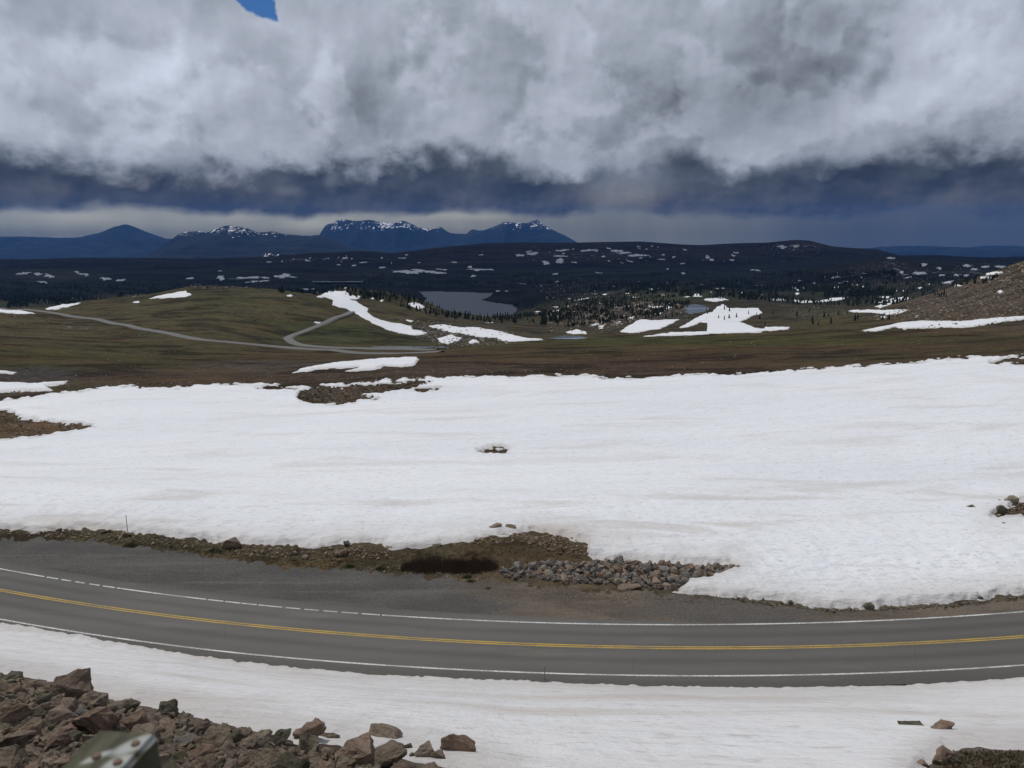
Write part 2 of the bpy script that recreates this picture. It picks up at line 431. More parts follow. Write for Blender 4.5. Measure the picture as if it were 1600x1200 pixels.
def set_bump(t, b, h, dist, strength=1.0):
    n = t.nodes.new('ShaderNodeBump'); n.inputs['Distance'].default_value = dist; n.inputs['Strength'].default_value = strength
    t.links.new(h.s, n.inputs['Height']); t.links.new(n.outputs[0], b.inputs['Normal'])


def scalev(t, P, s):
    n = t.nodes.new('ShaderNodeMapping'); n.inputs['Scale'].default_value = s; t.links.new(P.s, n.inputs[0]); return N(t, n.outputs[0])


def terrain_material():
    m, t, b, P = new_mat('alpine_ground')
    at = t.nodes.new('ShaderNodeAttribute'); at.attribute_name = 'tone'; tone = N(t, at.outputs['Color'])
    ar = t.nodes.new('ShaderNodeAttribute'); ar.attribute_name = 'rocky'; rocky = N(t, ar.outputs['Fac'])
    sep = t.nodes.new('ShaderNodeSeparateXYZ'); t.links.new(P.s, sep.inputs[0]); Yc = N(t, sep.outputs[1])
    n1 = fbm(t, P, 1.7, 8, .7); n2 = fbm(t, P, .11, 9, .68); n3 = fbm(t, P, .012, 9, .62)
    far = Yc.step(1200, 3000)
    f = 0.35 + n1 * .45 + n2 * .45 + n3 * .45
    f = f + (n2 - .5) * 0.8 + (n1 - .5) * .6
    c = mixc(t, 1.0, tone, vec(t, f, f, f), 'MULTIPLY')
    # dry brown and green sward in drifts
    drift = fbm(t, scalev(t, P, (.45, 1, 1)), .030, 8, .64)
    c = mixc(t, (drift.step(.48, .62)) * (1.0 - rocky) * .55, c, mixc(t, 1.0, c, (1.18, .92, .80), 'MULTIPLY'))
    g2 = fbm(t, scalev(t, P, (.3, 1, 1)), .02, 8, .6)
    c = mixc(t, g2.step(.5, .62) * (1.0 - rocky) * .6, c, mixc(t, 1.0, c, (.82, .95, .72), 'MULTIPLY'))
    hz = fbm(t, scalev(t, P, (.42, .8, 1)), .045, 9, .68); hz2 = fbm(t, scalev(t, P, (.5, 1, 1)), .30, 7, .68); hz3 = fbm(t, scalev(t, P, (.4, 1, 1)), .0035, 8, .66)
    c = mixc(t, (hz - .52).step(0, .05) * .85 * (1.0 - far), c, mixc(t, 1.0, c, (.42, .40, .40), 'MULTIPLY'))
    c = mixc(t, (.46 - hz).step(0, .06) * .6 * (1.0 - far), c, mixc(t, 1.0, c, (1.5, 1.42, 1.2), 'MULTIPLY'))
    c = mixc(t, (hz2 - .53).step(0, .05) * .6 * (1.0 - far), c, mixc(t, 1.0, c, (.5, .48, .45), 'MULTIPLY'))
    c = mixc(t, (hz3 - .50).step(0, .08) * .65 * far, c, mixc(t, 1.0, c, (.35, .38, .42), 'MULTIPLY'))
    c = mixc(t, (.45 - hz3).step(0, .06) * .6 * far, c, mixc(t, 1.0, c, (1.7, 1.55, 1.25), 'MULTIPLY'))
    # pale broken rock
    vor = fbm(t, P, .45, 7, .75)
    vorf = fbm(t, P, .03, 8, .75)
    rk = (vor - .56).step(0, .05) * (1.0 - far) + (vorf - .56).step(0, .06) * far
    c = mixc(t, rk * rocky, c, (.19, .165, .145))
    c = mixc(t, ((.43 - vor).step(0, .04)) * .7 * (1.0 - far), c, mixc(t, 1.0, c, (.4, .4, .42), 'MULTIPLY'))
    an = t.nodes.new('ShaderNodeAttribute'); an.attribute_name = 'snow'; sn = N(t, an.outputs['Fac'])
    mn1 = fbm(t, scalev(t, P, (1, .45, 1)), .011, 5, .6); mn2 = fbm(t, scalev(t, P, (.6, 1, 1)), .028, 4, .6)
    vf = Yc.step(12000, 15000)
    sm = (sn + (mn1 - .5) * 2.2 * vf + (mn2 - .5) * 2.0 * (1.0 - vf)).step(.50, .56)
    c = mixc(t, sm, c, (.82, .83, .86))
    t.links.new(c.s, b.inputs['Base Color']); b.inputs['Roughness'].default_value = 1
    b.inputs['Specular IOR Level'].default_value = .05
    set_bump(t, b, n1 * .12 + n2 * 1.4 + n3 * (7.0), 1.0, .8)
    return m


# --- ground tone per vertex: real surface colours of each zone
PXg, PYg = project(GX, GY, HT)
def ramp(pts):
    ks = [p[0] for p in pts]; return np.stack([np.interp(np.log(GY + C0), np.log(np.array(ks) + C0), [p[1][i] for p in pts]) for i in range(3)], -1)
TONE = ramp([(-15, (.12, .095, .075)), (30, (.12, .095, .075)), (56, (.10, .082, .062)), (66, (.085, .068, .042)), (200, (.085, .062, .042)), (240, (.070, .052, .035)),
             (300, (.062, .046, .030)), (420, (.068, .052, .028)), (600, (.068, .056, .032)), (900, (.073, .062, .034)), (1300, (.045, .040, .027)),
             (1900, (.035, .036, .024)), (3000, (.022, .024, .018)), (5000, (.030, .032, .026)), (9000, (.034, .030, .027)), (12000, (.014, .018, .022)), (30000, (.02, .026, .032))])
ROCKY = np.zeros_like(HT); SNOW = np.zeros_like(HT)
ROCKY += .5 * (1 - smooth(GY, 40, 60))
BL = [  # x, y, rx, ry, colour, strength, rocky, ymin, ymax
    (200, 500, 260, 26, (.078, .067, .038), .9, 0, 500, 1300), (380, 470, 130, 18, (.070, .066, .035), .8, 0, 500, 1300),
    (520, 520, 90, 18, (.048, .055, .026), .9, 0, 450, 1100), (650, 530, 60, 14, (.048, .052, .026), .8, 0.1, 450, 1100),
    (120, 560, 200, 22, (.055, .052, .026), .7, 0, 250, 700), (260, 590, 260, 12, (.062, .045, .032), .8, .35, 230, 500),
    (430, 572, 120, 10, (.07, .06, .05), .7, .8, 230, 600), (60, 585, 80, 10, (.05, .05, .05), .8, .5, 230, 500),
    (1100, 532, 400, 8, (.055, .056, .024), .8, 0, 350, 1000), (1200, 560, 500, 12, (.064, .047, .031), .7, .1, 230, 500),
    (800, 575, 300, 9, (.065, .046, .034), .7, .2, 230, 500),
    (1500, 460, 130, 40, (.085, .068, .05), 1., .9, 500, 1400), (1620, 500, 160, 22, (.08, .062, .042), .9, .5, 400, 1400),
    (980, 495, 110, 18, (.06, .055, .045), .8, .9, 700, 2400), (1100, 500, 140, 22, (.050, .045, .031), .6, .6, 700, 2400), (740, 520, 90, 16, (.06, .052, .04), .8, .9, 700, 1400),
    (620, 485, 70, 18, (.07, .06, .035), .8, .4, 800, 1600), (1300, 490, 80, 9, (.062, .059, .034), .8, .4, 700, 1700),
    (1050, 463, 55, 6, (.05, .056, .028), .9, 0, 1500, 4000), (935, 447, 60, 5, (.045, .05, .028), .9, .3, 2200, 5000),
    (80, 430, 70, 9, (.055, .06, .035), .9, .3, 3800, 8000), (300, 424, 160, 6, (.04, .042, .03), .8, 0, 4200, 9000),
    (1000, 424, 260, 5, (.035, .042, .03), .8, 0, 4200, 9000), (1260, 385, 40, 8, (.055, .04, .035), .8, .6, 7000, 9900),
    (950, 395, 250, 12, (.05, .04, .034), .8, .3, 6500, 9900), (1400, 425, 70, 18, (.05, .044, .036), .8, .7, 2900, 4600), (1530, 428, 90, 14, (.048, .052, .034), .9, .5, 2900, 6000),
    (1470, 477, 60, 6, (.12, .10, .08), .7, .7, 1200, 2400), (900, 452, 80, 12, (.03, .03, .024), .6, .8, 1900, 4000), (1200, 440, 160, 14, (.025, .026, .02), .6, .5, 1900, 4000),
    (530, 615, 60, 14, (.095, .065, .045), 1, .5, 150, 245), (60, 668, 80, 16, (.10, .065, .04), 1, .35, 130, 245), (1590, 800, 40, 14, (.09, .07, .05), 1, .6, 60, 130),
]
wn = vnoise(GX / (GY + C0) / .05, np.log(GY + C0) / .06, 9) * .3 + vnoise(GX / (GY + C0) / .015, np.log(GY + C0) / .02, 10) * .3
for x, y, rx, ry, c, k, r, y0, y1 in BL:
    m = k * np.clip(1.5 * np.exp(-((PXg - x) / rx) ** 2 - ((PYg - y) / ry) ** 2) + wn * .5 - .1, 0, 1) * (GY > y0) * (GY < y1)
    TONE = TONE * (1 - m[..., None]) + np.array(c) * m[..., None]
    ROCKY = ROCKY * (1 - m) + r * m
# blue-grey rock of the distant ranges with snow in gullies
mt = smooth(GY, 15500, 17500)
gul = 1 - np.abs(vnoise(GX / 420 + GY / 2500, GY / 900, 70)) * 2.6
gul2 = 1 - np.abs(vnoise(GX / 900 + 9, GY / 2400, 71)) * 2.2
streak = np.clip(1 - 5 * np.abs(vnoise(GX / 330 + .9 * vnoise(GX / 900, GY / 900, 75), GY / 1700, 72)), 0, 1)
streak2 = np.clip(1 - 4 * np.abs(vnoise(GX / 520 + .9 * vnoise(GX / 1300, GY / 1300, 76), GY / 2500, 73)), 0, 1)
patch = vnoise(GX / 260, GY / 500, 77) + .6 * vnoise(GX / 1100, GY / 1500, 78)
SNOW = np.maximum(SNOW, mt * smooth(HT, -60, 230) * (.34 + .25 * streak + .12 * patch) * (GY < 23000))
SNOW = np.maximum(SNOW, smooth(GY, 24500, 25500) * smooth(HT, 80, 520) * (0.30 + .3 * streak2 + .16 * patch) * smooth(PXg, 505, 520))

for x, y, rx, ry, k, y0, y1 in ((960, 480, 120, 28, .26, 1250, 3600), (500, 405, 130, 7, .26, 5500, 9900), (950, 398, 220, 14, .20, 6000, 9900), (1240, 386, 60, 8, .30, 6500, 9900), (1400, 425, 80, 18, .26, 2800, 6000), (1530, 425, 80, 15, .30, 2800, 7000), (80, 428, 90, 10, .18, 3500, 8000), (1200, 445, 160, 10, .2, 2200, 5000), (740, 515, 80, 12, .2, 700, 1300)):
    SNOW = np.maximum(SNOW, k * np.exp(-((PXg - x) / rx) ** 2 - ((PYg - y) / ry) ** 2) * (GY > y0) * (GY < y1))
idx = np.arange(NU * NS).reshape(NU, NS)
faces = np.stack([idx[:-1, :-1], idx[1:, :-1], idx[1:, 1:], idx[:-1, 1:]], -1).reshape(-1, 4)
tone4 = np.concatenate([TONE, np.ones(TONE.shape[:2] + (1,))], -1)
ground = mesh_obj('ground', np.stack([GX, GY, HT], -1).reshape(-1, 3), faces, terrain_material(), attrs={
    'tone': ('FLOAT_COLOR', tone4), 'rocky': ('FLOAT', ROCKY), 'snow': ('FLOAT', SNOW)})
tag(ground, kind='structure')


# ------------------------------------------------------------------ draped sheets (snow, gravel, water, far road) bounded by photo outlines
def drape(name, outer, mat, holes=(), tmax=.3, slope=.8, jit=1.5, yr=None, ures=1.0, sres=None, flat=None, ragged=1.0, extra=None):
    P = np.array(outer, float)
    x0, y0 = P.min(0) - 4; x1, y1 = P.max(0) + 4
    if yr is None:
        sx = np.linspace(x0 + 4, x1 - 4, 9); cand = []
        for f in np.linspace(.02, .98, 7):
            for xx in sx:
                yy = (y0 + 4) + f * (y1 - y0 - 8)
                if sdf(np.array([xx]), np.array([yy]), outer)[0] > -2: cand.append((xx, yy))
        cand += [tuple(p) for p in P]
        hp = hit([c[0] for c in cand], [c[1] for c in cand])[:, 1]
        lo, hi = np.percentile(hp, 4), np.percentile(hp, 96)
        yr = (lo * .93, hi * 1.08)
    axl, _ = ray(x0, (y0 + y1) / 2); axr, _ = ray(x1, (y0 + y1) / 2)
    ul, ur = sorted((float(axl), float(axr)))
    ul -= .02 + abs(ul) * .02; ur += .02 + abs(ur) * .02
    yc = math.sqrt(max(yr[0], 1) * yr[1])
    nu = int(min(900, max(12, (ur - ul) * F / ures)))
    ns = sres or int(min(600, max(24, (math.log(yr[1] + C0) - math.log(yr[0] + C0)) / .006)))
    uu = np.linspace(ul, ur, nu)[:, None]; ss = np.exp(np.linspace(math.log(yr[0] + C0), math.log(yr[1] + C0), ns))[None, :] - C0
    Y = ss + 0 * uu; X = uu * Y
    Z = H(X, Y) if flat is None else np.full_like(Y, flat)
    qx, qy = project(X, Y, Z)
    d = sdf(qx, qy, outer)
    for hle in holes: d = np.minimum(d, -sdf(qx, qy, hle))
    D = Y + C0
    if jit: d = d + ragged * (jit * vnoise(X / D / .012 + 3, np.log(D) / .02, 21) + jit * .8 * vnoise(X / D / .0045, np.log(D) / .008, 22))
    if extra is not None: d = extra(X, Y, d)
    off = np.clip(d * Y / F * slope, -.0015 * D - .08, tmax)
    Zs = Z + off if flat is None else Z
    keep = d > -2.5
    cell = keep[:-1, :-1] | keep[1:, :-1] | keep[1:, 1:] | keep[:-1, 1:]
    ii = np.arange(nu * ns).reshape(nu, ns)
    fs = np.stack([ii[:-1, :-1], ii[1:, :-1], ii[1:, 1:], ii[:-1, 1:]], -1)[cell]
    if len(fs) == 0: return None
    used = np.unique(fs); rem = np.zeros(nu * ns, int); rem[used] = np.arange(len(used))
    V = np.stack([X, Y, Zs], -1).reshape(-1, 3)[used]
    o = mesh_obj(name, V, rem[fs], mat, attrs={'edge': ('FLOAT', np.clip((d * Y / F).reshape(-1)[used], 0, 50))})
    tag(o, kind='structure')
    return o


def snow_material():
    m, t, b, P = new_mat('old_snow')
    Pn = scalev(t, P, (.45, 1, 1))
    dirt = fbm(t, scalev(t, P, (.16, .5, .5)), .22, 6, .62, .6)
    drift = fbm(t, scalev(t, P, (.3, 1, 1)), .05, 5, .55)
    fleck = fbm(t, scalev(t, P, (.5, .9, 1)), 2.3, 6, .72)
    fleck2 = fbm(t, scalev(t, P, (.4, 1, 1)), .9, 6, .75)
    c = mixc(t, drift.step(.35, .7) * .6, (.80, .815, .845), (.715, .735, .775))
    sy = t.nodes.new('ShaderNodeSeparateXYZ'); t.links.new(P.s, sy.inputs[0]); near = 1.0 - N(t, sy.outputs[1]).step(60, 125)
    dm = dirt.step(.50, .70)
    c = mixc(t, dm * (near * .42 + .28), c, (.50, .45, .40))
    ae = t.nodes.new('ShaderNodeAttribute'); ae.attribute_name = 'edge'; ed = N(t, ae.outputs['Fac'])
    em = (1.0 - (ed + (dirt - .5) * 5.0).step(0.0, 3.2)) * near
    c = mixc(t, em * .34, c, (.46, .41, .36))
    c = mixc(t, (1.0 - (ed + (fleck2 - .5) * .9).step(0.0, .9)) * .45, c, (.34, .30, .26))
    runnel = fbm(t, scalev(t, P, (1, .10, .5)), .8, 5, .6)
    c = mixc(t, (runnel - .54).step(0, .08) * .10 * near, c, (.55, .53, .52))
    fm = (fleck - .575).step(0, .05)
    c = mixc(t, fm * .60, c, (.45, .42, .40))
    fm2 = (fleck2 - .585).step(0, .05)
    c = mixc(t, fm2 * .35, c, (.50, .48, .46))
    t.links.new(c.s, b.inputs['Base Color']); b.inputs['Roughness'].default_value = .75
    b.inputs['Specular IOR Level'].default_value = .2
    cups = fbm(t, Pn, 1.5, 4, .6); wave = fbm(t, Pn, .35, 4, .5); fine = fbm(t, P, 9, 4, .6)
    rb = fbm(t, scalev(t, P, (1, .12, .3)), 1.1, 5, .6)
    set_bump(t, b, cups * .30 + wave * .6 + fine * .03 + rb * near * .14, 1.0, 1.0)
    return m


SNOWM = snow_material()
BIG = [(-220, 645), (0, 625), (60, 618), (110, 612), (150, 608), (160, 605), (220, 602), (218, 606), (300, 604), (318, 601), (350, 600), (400, 600), (440, 598), (430, 604), (400, 605), (432, 608), (470, 606), (500, 601),
       (520, 600), (560, 598), (600, 594), (650, 591), (720, 588), (800, 588), (920, 586), (935, 590), (990, 590), (1040, 587), (1140, 585), (1200, 581), (1300, 574), (1400, 568), (1500, 559), (1530, 557), (1600, 555), (1850, 545),
       (1850, 908), (1600, 930), (1560, 932), (1545, 938), (1500, 940), (1450, 945), (1390, 946), (1370, 951), (1355, 952), (1300, 952), (1270, 952), (1240, 945), (1210, 940), (1150, 935), (1050, 926), (1060, 917), (1080, 905), (1110, 897),
       (1152, 886), (1060, 882), (960, 877), (935, 878), (925, 874), (918, 868), (917, 852), (900, 845), (890, 840), (850, 834), (820, 831), (800, 836), (770, 838), (740, 845), (700, 852), (640, 858), (610, 858), (600, 850), (570, 849),
       (520, 852), (490, 856), (440, 852), (380, 850), (330, 846), (280, 840), (230, 834), (190, 830), (120, 828), (60, 832), (0, 827), (-220, 812)]
HOLES = [[(466, 622), (470, 612), (485, 605), (500, 602), (515, 603), (540, 606), (560, 602), (600, 600), (650, 596), (676, 598), (660, 603), (630, 609), (600, 611), (580, 614), (568, 616), (592, 622), (560, 626), (540, 631), (500, 631), (475, 628)],
         [(-220, 635), (0, 642), (20, 645), (30, 653), (60, 657), (90, 661), (110, 663), (146, 666), (130, 671), (100, 675), (60, 680), (0, 688), (-220, 705)],
         [(750, 704), (765, 700), (785, 701), (799, 702), (790, 706), (760, 707)],
         [(1550, 806), (1565, 796), (1580, 789), (1600, 785), (1850, 780), (1850, 810), (1600, 806), (1575, 807)],
         [(1548, 567), (1570, 562), (1600, 559), (1850, 555), (1850, 570), (1600, 569), (1570, 568)],
         [(650, 608), (690, 607), (684, 610), (655, 610)]]
o = drape('snowfield', BIG, SNOWM, HOLES, tmax=.40, slope=.9, jit=2.8, yr=(50, 262), ures=1.7, sres=520)
NEAR = [(-150, 935), (0, 971), (75, 983), (130, 992), (200, 1005), (225, 1009), (300, 1021), (340, 1026), (350, 1029), (400, 1034), (480, 1044), (520, 1046), (580, 1053), (640, 1054), (700, 1057), (800, 1061), (870, 1064), (1000, 1070), (1100, 1072), (1200, 1073),
        (1320, 1071), (1400, 1071), (1440, 1068), (1500, 1064), (1560, 1059), (1600, 1057), (1850, 1040), (1850, 1160), (1600, 1172), (1560, 1171), (1530, 1168), (1500, 1171), (1480, 1174), (1468, 1185), (1452, 1196), (1440, 1215), (1420, 1290), (800, 1290),
        (770, 1225), (720, 1205), (655, 1192), (620, 1182), (560, 1170), (500, 1163), (470, 1166), (440, 1153), (400, 1143), (330, 1128), (300, 1122), (280, 1113), (235, 1106), (200, 1100), (150, 1086), (118, 1074), (75, 1064), (0, 1052), (-200, 1025)]
drape('snow_slope', NEAR, SNOWM, (), tmax=.13, slope=.5, jit=1.6, yr=(7, 66), ures=1.6, sres=420)

PATCHES = [
    [(455, 583), (470, 576), (500, 570), (520, 567), (560, 563), (600, 559), (650, 558), (655, 562), (648, 570), (630, 574), (600, 573), (585, 578), (560, 580), (540, 580), (560, 574), (530, 576), (500, 577), (480, 581)],
    [(-60, 597), (0, 597), (50, 598), (106, 595), (100, 601), (72, 604), (85, 611), (50, 612), (0, 614), (-60, 614)],
    [(-60, 577), (0, 579), (29, 581), (20, 584), (0, 584), (-60, 584)],
    [(-20, 483), (0, 484), (30, 485), (56, 490), (30, 491), (0, 488), (-20, 487)],
    [(64, 484), (90, 477), (126, 473), (110, 479), (85, 484)],
    [(206, 473), (218, 469), (217, 473)],
    [(228, 468), (255, 460), (290, 454), (293, 458), (302, 460), (290, 465), (265, 465), (245, 466)],
    [(495, 464), (510, 457), (520, 454), (540, 455), (545, 460), (563, 463), (560, 467), (547, 468), (557, 471), (565, 476), (576, 482), (573, 487), (585, 497), (600, 501), (625, 506), (642, 509), (645, 515), (669, 519), (665, 523), (640, 524), (610, 517), (590, 509), (570, 498), (553, 489), (540, 483), (519, 476), (520, 469), (510, 465)],
    [(635, 474), (650, 472), (660, 476), (666, 480), (655, 483), (640, 477)],
    [(635, 500), (646, 501), (643, 504)],
    [(669, 509), (690, 507), (720, 511), (750, 512), (770, 516), (795, 521), (815, 527), (853, 531), (800, 534), (790, 535), (775, 528), (745, 526), (710, 520), (680, 514)],
    [(683, 529), (699, 525), (705, 521), (712, 526), (724, 528), (712, 535), (700, 538), (688, 536)],
    [(731, 534), (742, 530), (749, 535), (735, 537)],
    [(880, 520), (900, 515), (915, 518), (917, 522), (895, 522)],
    [(917, 509), (935, 503), (945, 501), (944, 506), (935, 508), (925, 510)],
    [(935, 509), (944, 508), (942, 513), (936, 513)],
    [(954, 507), (970, 501), (968, 506)], [(979, 498), (993, 491), (988, 498)],
    [(969, 518), (985, 507), (1000, 499), (1030, 500), (1061, 499), (1050, 506), (1030, 514), (990, 520), (975, 520)],
    [(1057, 513), (1070, 508), (1085, 498), (1100, 490), (1113, 488), (1120, 479), (1130, 475), (1138, 482), (1185, 481), (1192, 490), (1175, 494), (1155, 503), (1170, 508), (1180, 513), (1233, 514), (1180, 520), (1130, 521), (1080, 524), (1002, 526), (1050, 519), (1104, 518), (1106, 505), (1095, 503), (1075, 512)],
    [(1099, 467), (1130, 465), (1139, 468), (1122, 471), (1103, 470)], [(1080, 461), (1090, 459), (1098, 463), (1085, 464)],
    [(1013, 478), (1037, 478), (1034, 481), (1017, 481)], [(1028, 491), (1048, 477), (1050, 480), (1034, 491)],
    [(1323, 485), (1350, 484), (1418, 484), (1410, 489), (1385, 492), (1360, 488), (1335, 488)],
    [(1342, 517), (1375, 511), (1400, 505), (1440, 501), (1500, 502), (1560, 496), (1600, 493), (1750, 486), (1750, 492), (1600, 499), (1560, 505), (1520, 511), (1490, 513), (1470, 512), (1420, 514), (1410, 515), (1400, 511), (1385, 514), (1370, 518)],
    [(1195, 511), (1234, 511), (1230, 515), (1195, 516)],
    [(1239, 469), (1280, 470), (1300, 466), (1326, 464), (1320, 468), (1280, 473), (1250, 473)],
    [(1363, 472), (1400, 466), (1412, 463), (1425, 467), (1400, 473), (1375, 481), (1367, 479), (1385, 473)],
    [(1203, 467), (1233, 465), (1228, 469), (1206, 470)], [(1374, 464), (1391, 463), (1388, 466)],
    [(895, 470), (910, 466), (909, 470)], [(862, 486), (875, 484), (872, 488)], [(1430, 496), (1450, 479), (1446, 482)],
    [(160, 605), (190, 602), (224, 601), (200, 604)], [(440, 606), (455, 603), (478, 603), (460, 607)],
]
ELL = [(37, 427, 12, 2), (78, 431, 9, 3), (60, 428, 6, 2), (68, 441, 10, 1.2), (120, 425, 5, 1.2), (128, 428, 8, 1.2), (135, 430, 5, 1.2), (165, 435, 10, 2.5), (187, 438, 9, 1.5), (345, 433, 6, 4), (385, 434, 22, 2), (395, 440, 12, 1.3), (295, 435, 8, 1.2), (344, 423, 4, 1.2),
       (442, 431, 12, 3.5), (457, 433, 10, 1.2), (415, 434, 8, 1.2), (412, 439, 8, 1.2), (481, 407, 6, 2), (530, 414, 4, 1.2), (553, 415, 4, 1.2), (596, 418, 7, 1.2), (640, 425, 30, 2.6), (668, 424, 24, 2.4), (690, 421, 12, 1.3), (735, 417, 5, 1.8), (750, 421, 20, 2.0), (740, 431, 6, 1.4),
       (655, 410, 4, 1.2), (710, 410, 4, 1.2), (752, 398, 5, 1.2), (827, 393, 5, 1.5), (833, 396, 9, 2.5), (812, 399, 7, 2), (854, 411, 7, 3), (875, 408, 6, 4.5), (880, 391, 14, 1.3), (876, 400, 11, 1.3), (898, 410, 6, 1.2), (918, 391, 14, 1.8), (932, 391, 3.5, 2.5), (952, 388, 6, 1.2),
       (965, 392, 12, 1.8), (976, 395, 12, 1.8), (992, 399, 18, 1.8), (943, 401, 4, 1.3), (998, 385, 4, 1.2), (1070, 390, 4, 1.2), (1105, 402, 3.4, 4), (1112, 406, 3.4, 2), (1037, 398, 4, 1.2), (1053, 402, 4, 1.5), (1150, 395, 5, 1.5), (1145, 399, 4, 1.5), (1180, 422, 12, 1.2),
       (934, 426, 7, 1.1), (1043, 420, 5, 1.3), (1067, 427, 4, 1.5), (868, 428, 5, 1.1), (1222, 386, 8, 2.6), (1244, 385, 5, 2.6), (1391, 403.5, 8, 2), (1444, 414, 5, 3), (1468, 419, 4, 2), (1510, 415, 6, 2.4), (1522, 421, 7, 2.6), (1540, 417, 8, 2.2),
       (1563, 417, 8, 2.2), (1553, 427, 15, 2.3), (1540, 434, 9, 2.3), (1437, 427, 12, 2.4), (1420, 433, 8, 1.4), (1472, 430, 8, 1.5), (1495, 430, 5, 2), (1510, 430, 5, 2), (1480, 441, 12, 2), (1495, 446, 8, 1.5), (1438, 450, 4, 2), (1350, 427, 4, 1.2), (1345, 434, 4, 1.2), (1350, 448, 4, 1.3),
       (1408, 425, 4, 2.5), (1246, 459, 4, 2), (453, 462, 6, 2), (480, 452, 10, 1.8), (494, 457, 6, 1.6), (539, 450, 4, 1.2), (596, 470, 4, 1.5), (583, 466, 3, 1.2), (495, 504, 6, 1.4), (765, 504, 6, 1.3), (1380, 495, 5, 1.8), (1562, 456, 4, 3)]
for i in range(130):      # scattered crumbs of snow on the wooded knolls and the far ridge
    ax_ = [(820, 1080, 462, 500), (400, 640, 396, 412), (1230, 1460, 425, 455), (820, 1200, 384, 412), (760, 1200, 440, 462)][i % 5]
    ELL.append((random.uniform(ax_[0], ax_[1]), random.uniform(ax_[2], ax_[3]), 1.2 + 6 * random.random() ** 3, random.uniform(.6, 1.3)))
for poly in PATCHES:
    drape('snow_patch', poly, SNOWM, tmax=.7, slope=1.0, jit=.8, ures=1.3)
for cx, cy, rx, ry in ELL:
    k = 22; ph = random.random() * 6; rr = [random.uniform(.45, 1.3) for _ in range(k)]
    poly = [(cx + rx * rr[q] * math.cos(2 * math.pi * q / k), cy + ry * rr[q] * math.sin(2 * math.pi * q / k) + .12 * rx * math.sin(ph) * math.cos(2 * math.pi * q / k)) for q in range(k)]
    dd = hit([cx], [cy])[0][1]
    drape('snow_patch', poly, SNOWM, tmax=2.0, slope=1.2, jit=.35, ures=1.0, sres=40, yr=(dd * .88, dd * 1.12))


def flat_mat(name, c, rough=.9, var=.25, scale=3., bump=.0, spec=.25, c2=None, aniso=(1, 1, 1), speck=0):
    m, t, b, P = new_mat(name)
    Ps = scalev(t, P, aniso)
    n = fbm(t, Ps, scale, 7, .65); n2 = fbm(t, Ps, scale * .12, 5, .6)
    f = 1.0 + (n - .5) * (2 * var) + (n2 - .5) * (2 * var)
    base = mixc(t, n2.step(.4, .65), c, c2) if c2 else mixc(t, 0.0, c, c)
    col = mixc(t, 1.0, base, vec(t, f, f, f), 'MULTIPLY')
    if speck:
        s1 = fbm(t, P, scale * 2.5, 3, .8)
        col = mixc(t, (s1 - .6).step(0, .06) * speck, col, (.28, .27, .26))
        col = mixc(t, (.40 - s1).step(0, .06) * speck, col, (.02, .02, .02))
    t.links.new(col.s, b.inputs['Base Color']); b.inputs['Roughness'].default_value = rough
    b.inputs['Specular IOR Level'].default_value = spec
    if bump: set_bump(t, b, n, bump)
    return m


# gravel beyond the asphalt
GRAVEL = flat_mat('grey_gravel', (.088, .086, .087), 1, .3, 4.0, .03, .1, c2=(.072, .071, .074), aniso=(.35, 1, 1), speck=.35)
def gravel_material():
    m, t, b, P = new_mat('mixed_gravel')
    sx = t.nodes.new('ShaderNodeSeparateXYZ'); t.links.new(P.s, sx.inputs[0]); X = N(t, sx.outputs[0]); Y = N(t, sx.outputs[1])
    w = fbm(t, scalev(t, P, (.35, 1, 1)), .35, 7, .62); n = fbm(t, P, 4.0, 7, .7); s1 = fbm(t, P, 9.0, 4, .8); tr = fbm(t, scalev(t, P, (.06, .9, 1)), .8, 5, .6)
    grey = mixc(t, w.step(.42, .6), (.082, .078, .074), (.106, .099, .093))
    grey = mixc(t, tr.step(.52, .66) * .6, grey, (.145, .128, .112))
    brown = mixc(t, w.step(.40, .60), (.155, .125, .098), (.098, .080, .064))
    k = (X + (w - .5) * 26.0).step(-6.0, 1.5)
    band = (X + (w - .5) * 18.0).step(8, 16) * (1.0 - (X + (w - .5) * 10.0).step(20, 32)) * .8
    c = mixc(t, k * (1.0 - band), grey, brown)
    f = .55 + n * .9
    c = mixc(t, 1.0, c, vec(t, f, f, f), 'MULTIPLY')
    c = mixc(t, (s1 - .57).step(0, .05) * .5, c, (.25, .235, .22)); c = mixc(t, (.42 - s1).step(0, .05) * .6, c, (.025, .024, .023))
    t.links.new(c.s, b.inputs['Base Color']); b.inputs['Roughness'].default_value = 1; b.inputs['Specular IOR Level'].default_value = .1
    set_bump(t, b, n * .05 + s1 * .03, 1.0, 1.0); return m
SHOULD = gravel_material()
drape('gravel_verge', [(-200, 828), (0, 840), (60, 842), (110, 843), (200, 853), (290, 866), (360, 876), (450, 886), (560, 893), (640, 898), (720, 905), (800, 912), (900, 920), (1050, 928), (1200, 942), (1300, 955), (1450, 950), (1600, 935), (1850, 915), (1850, 950), (1600, 965), (1300, 985), (1100, 985), (900, 983), (770, 980), (600, 966), (300, 944), (0, 893), (-200, 850)], SHOULD, tmax=.028, slope=.2, jit=5, yr=(48, 90), ures=2.5, sres=160)

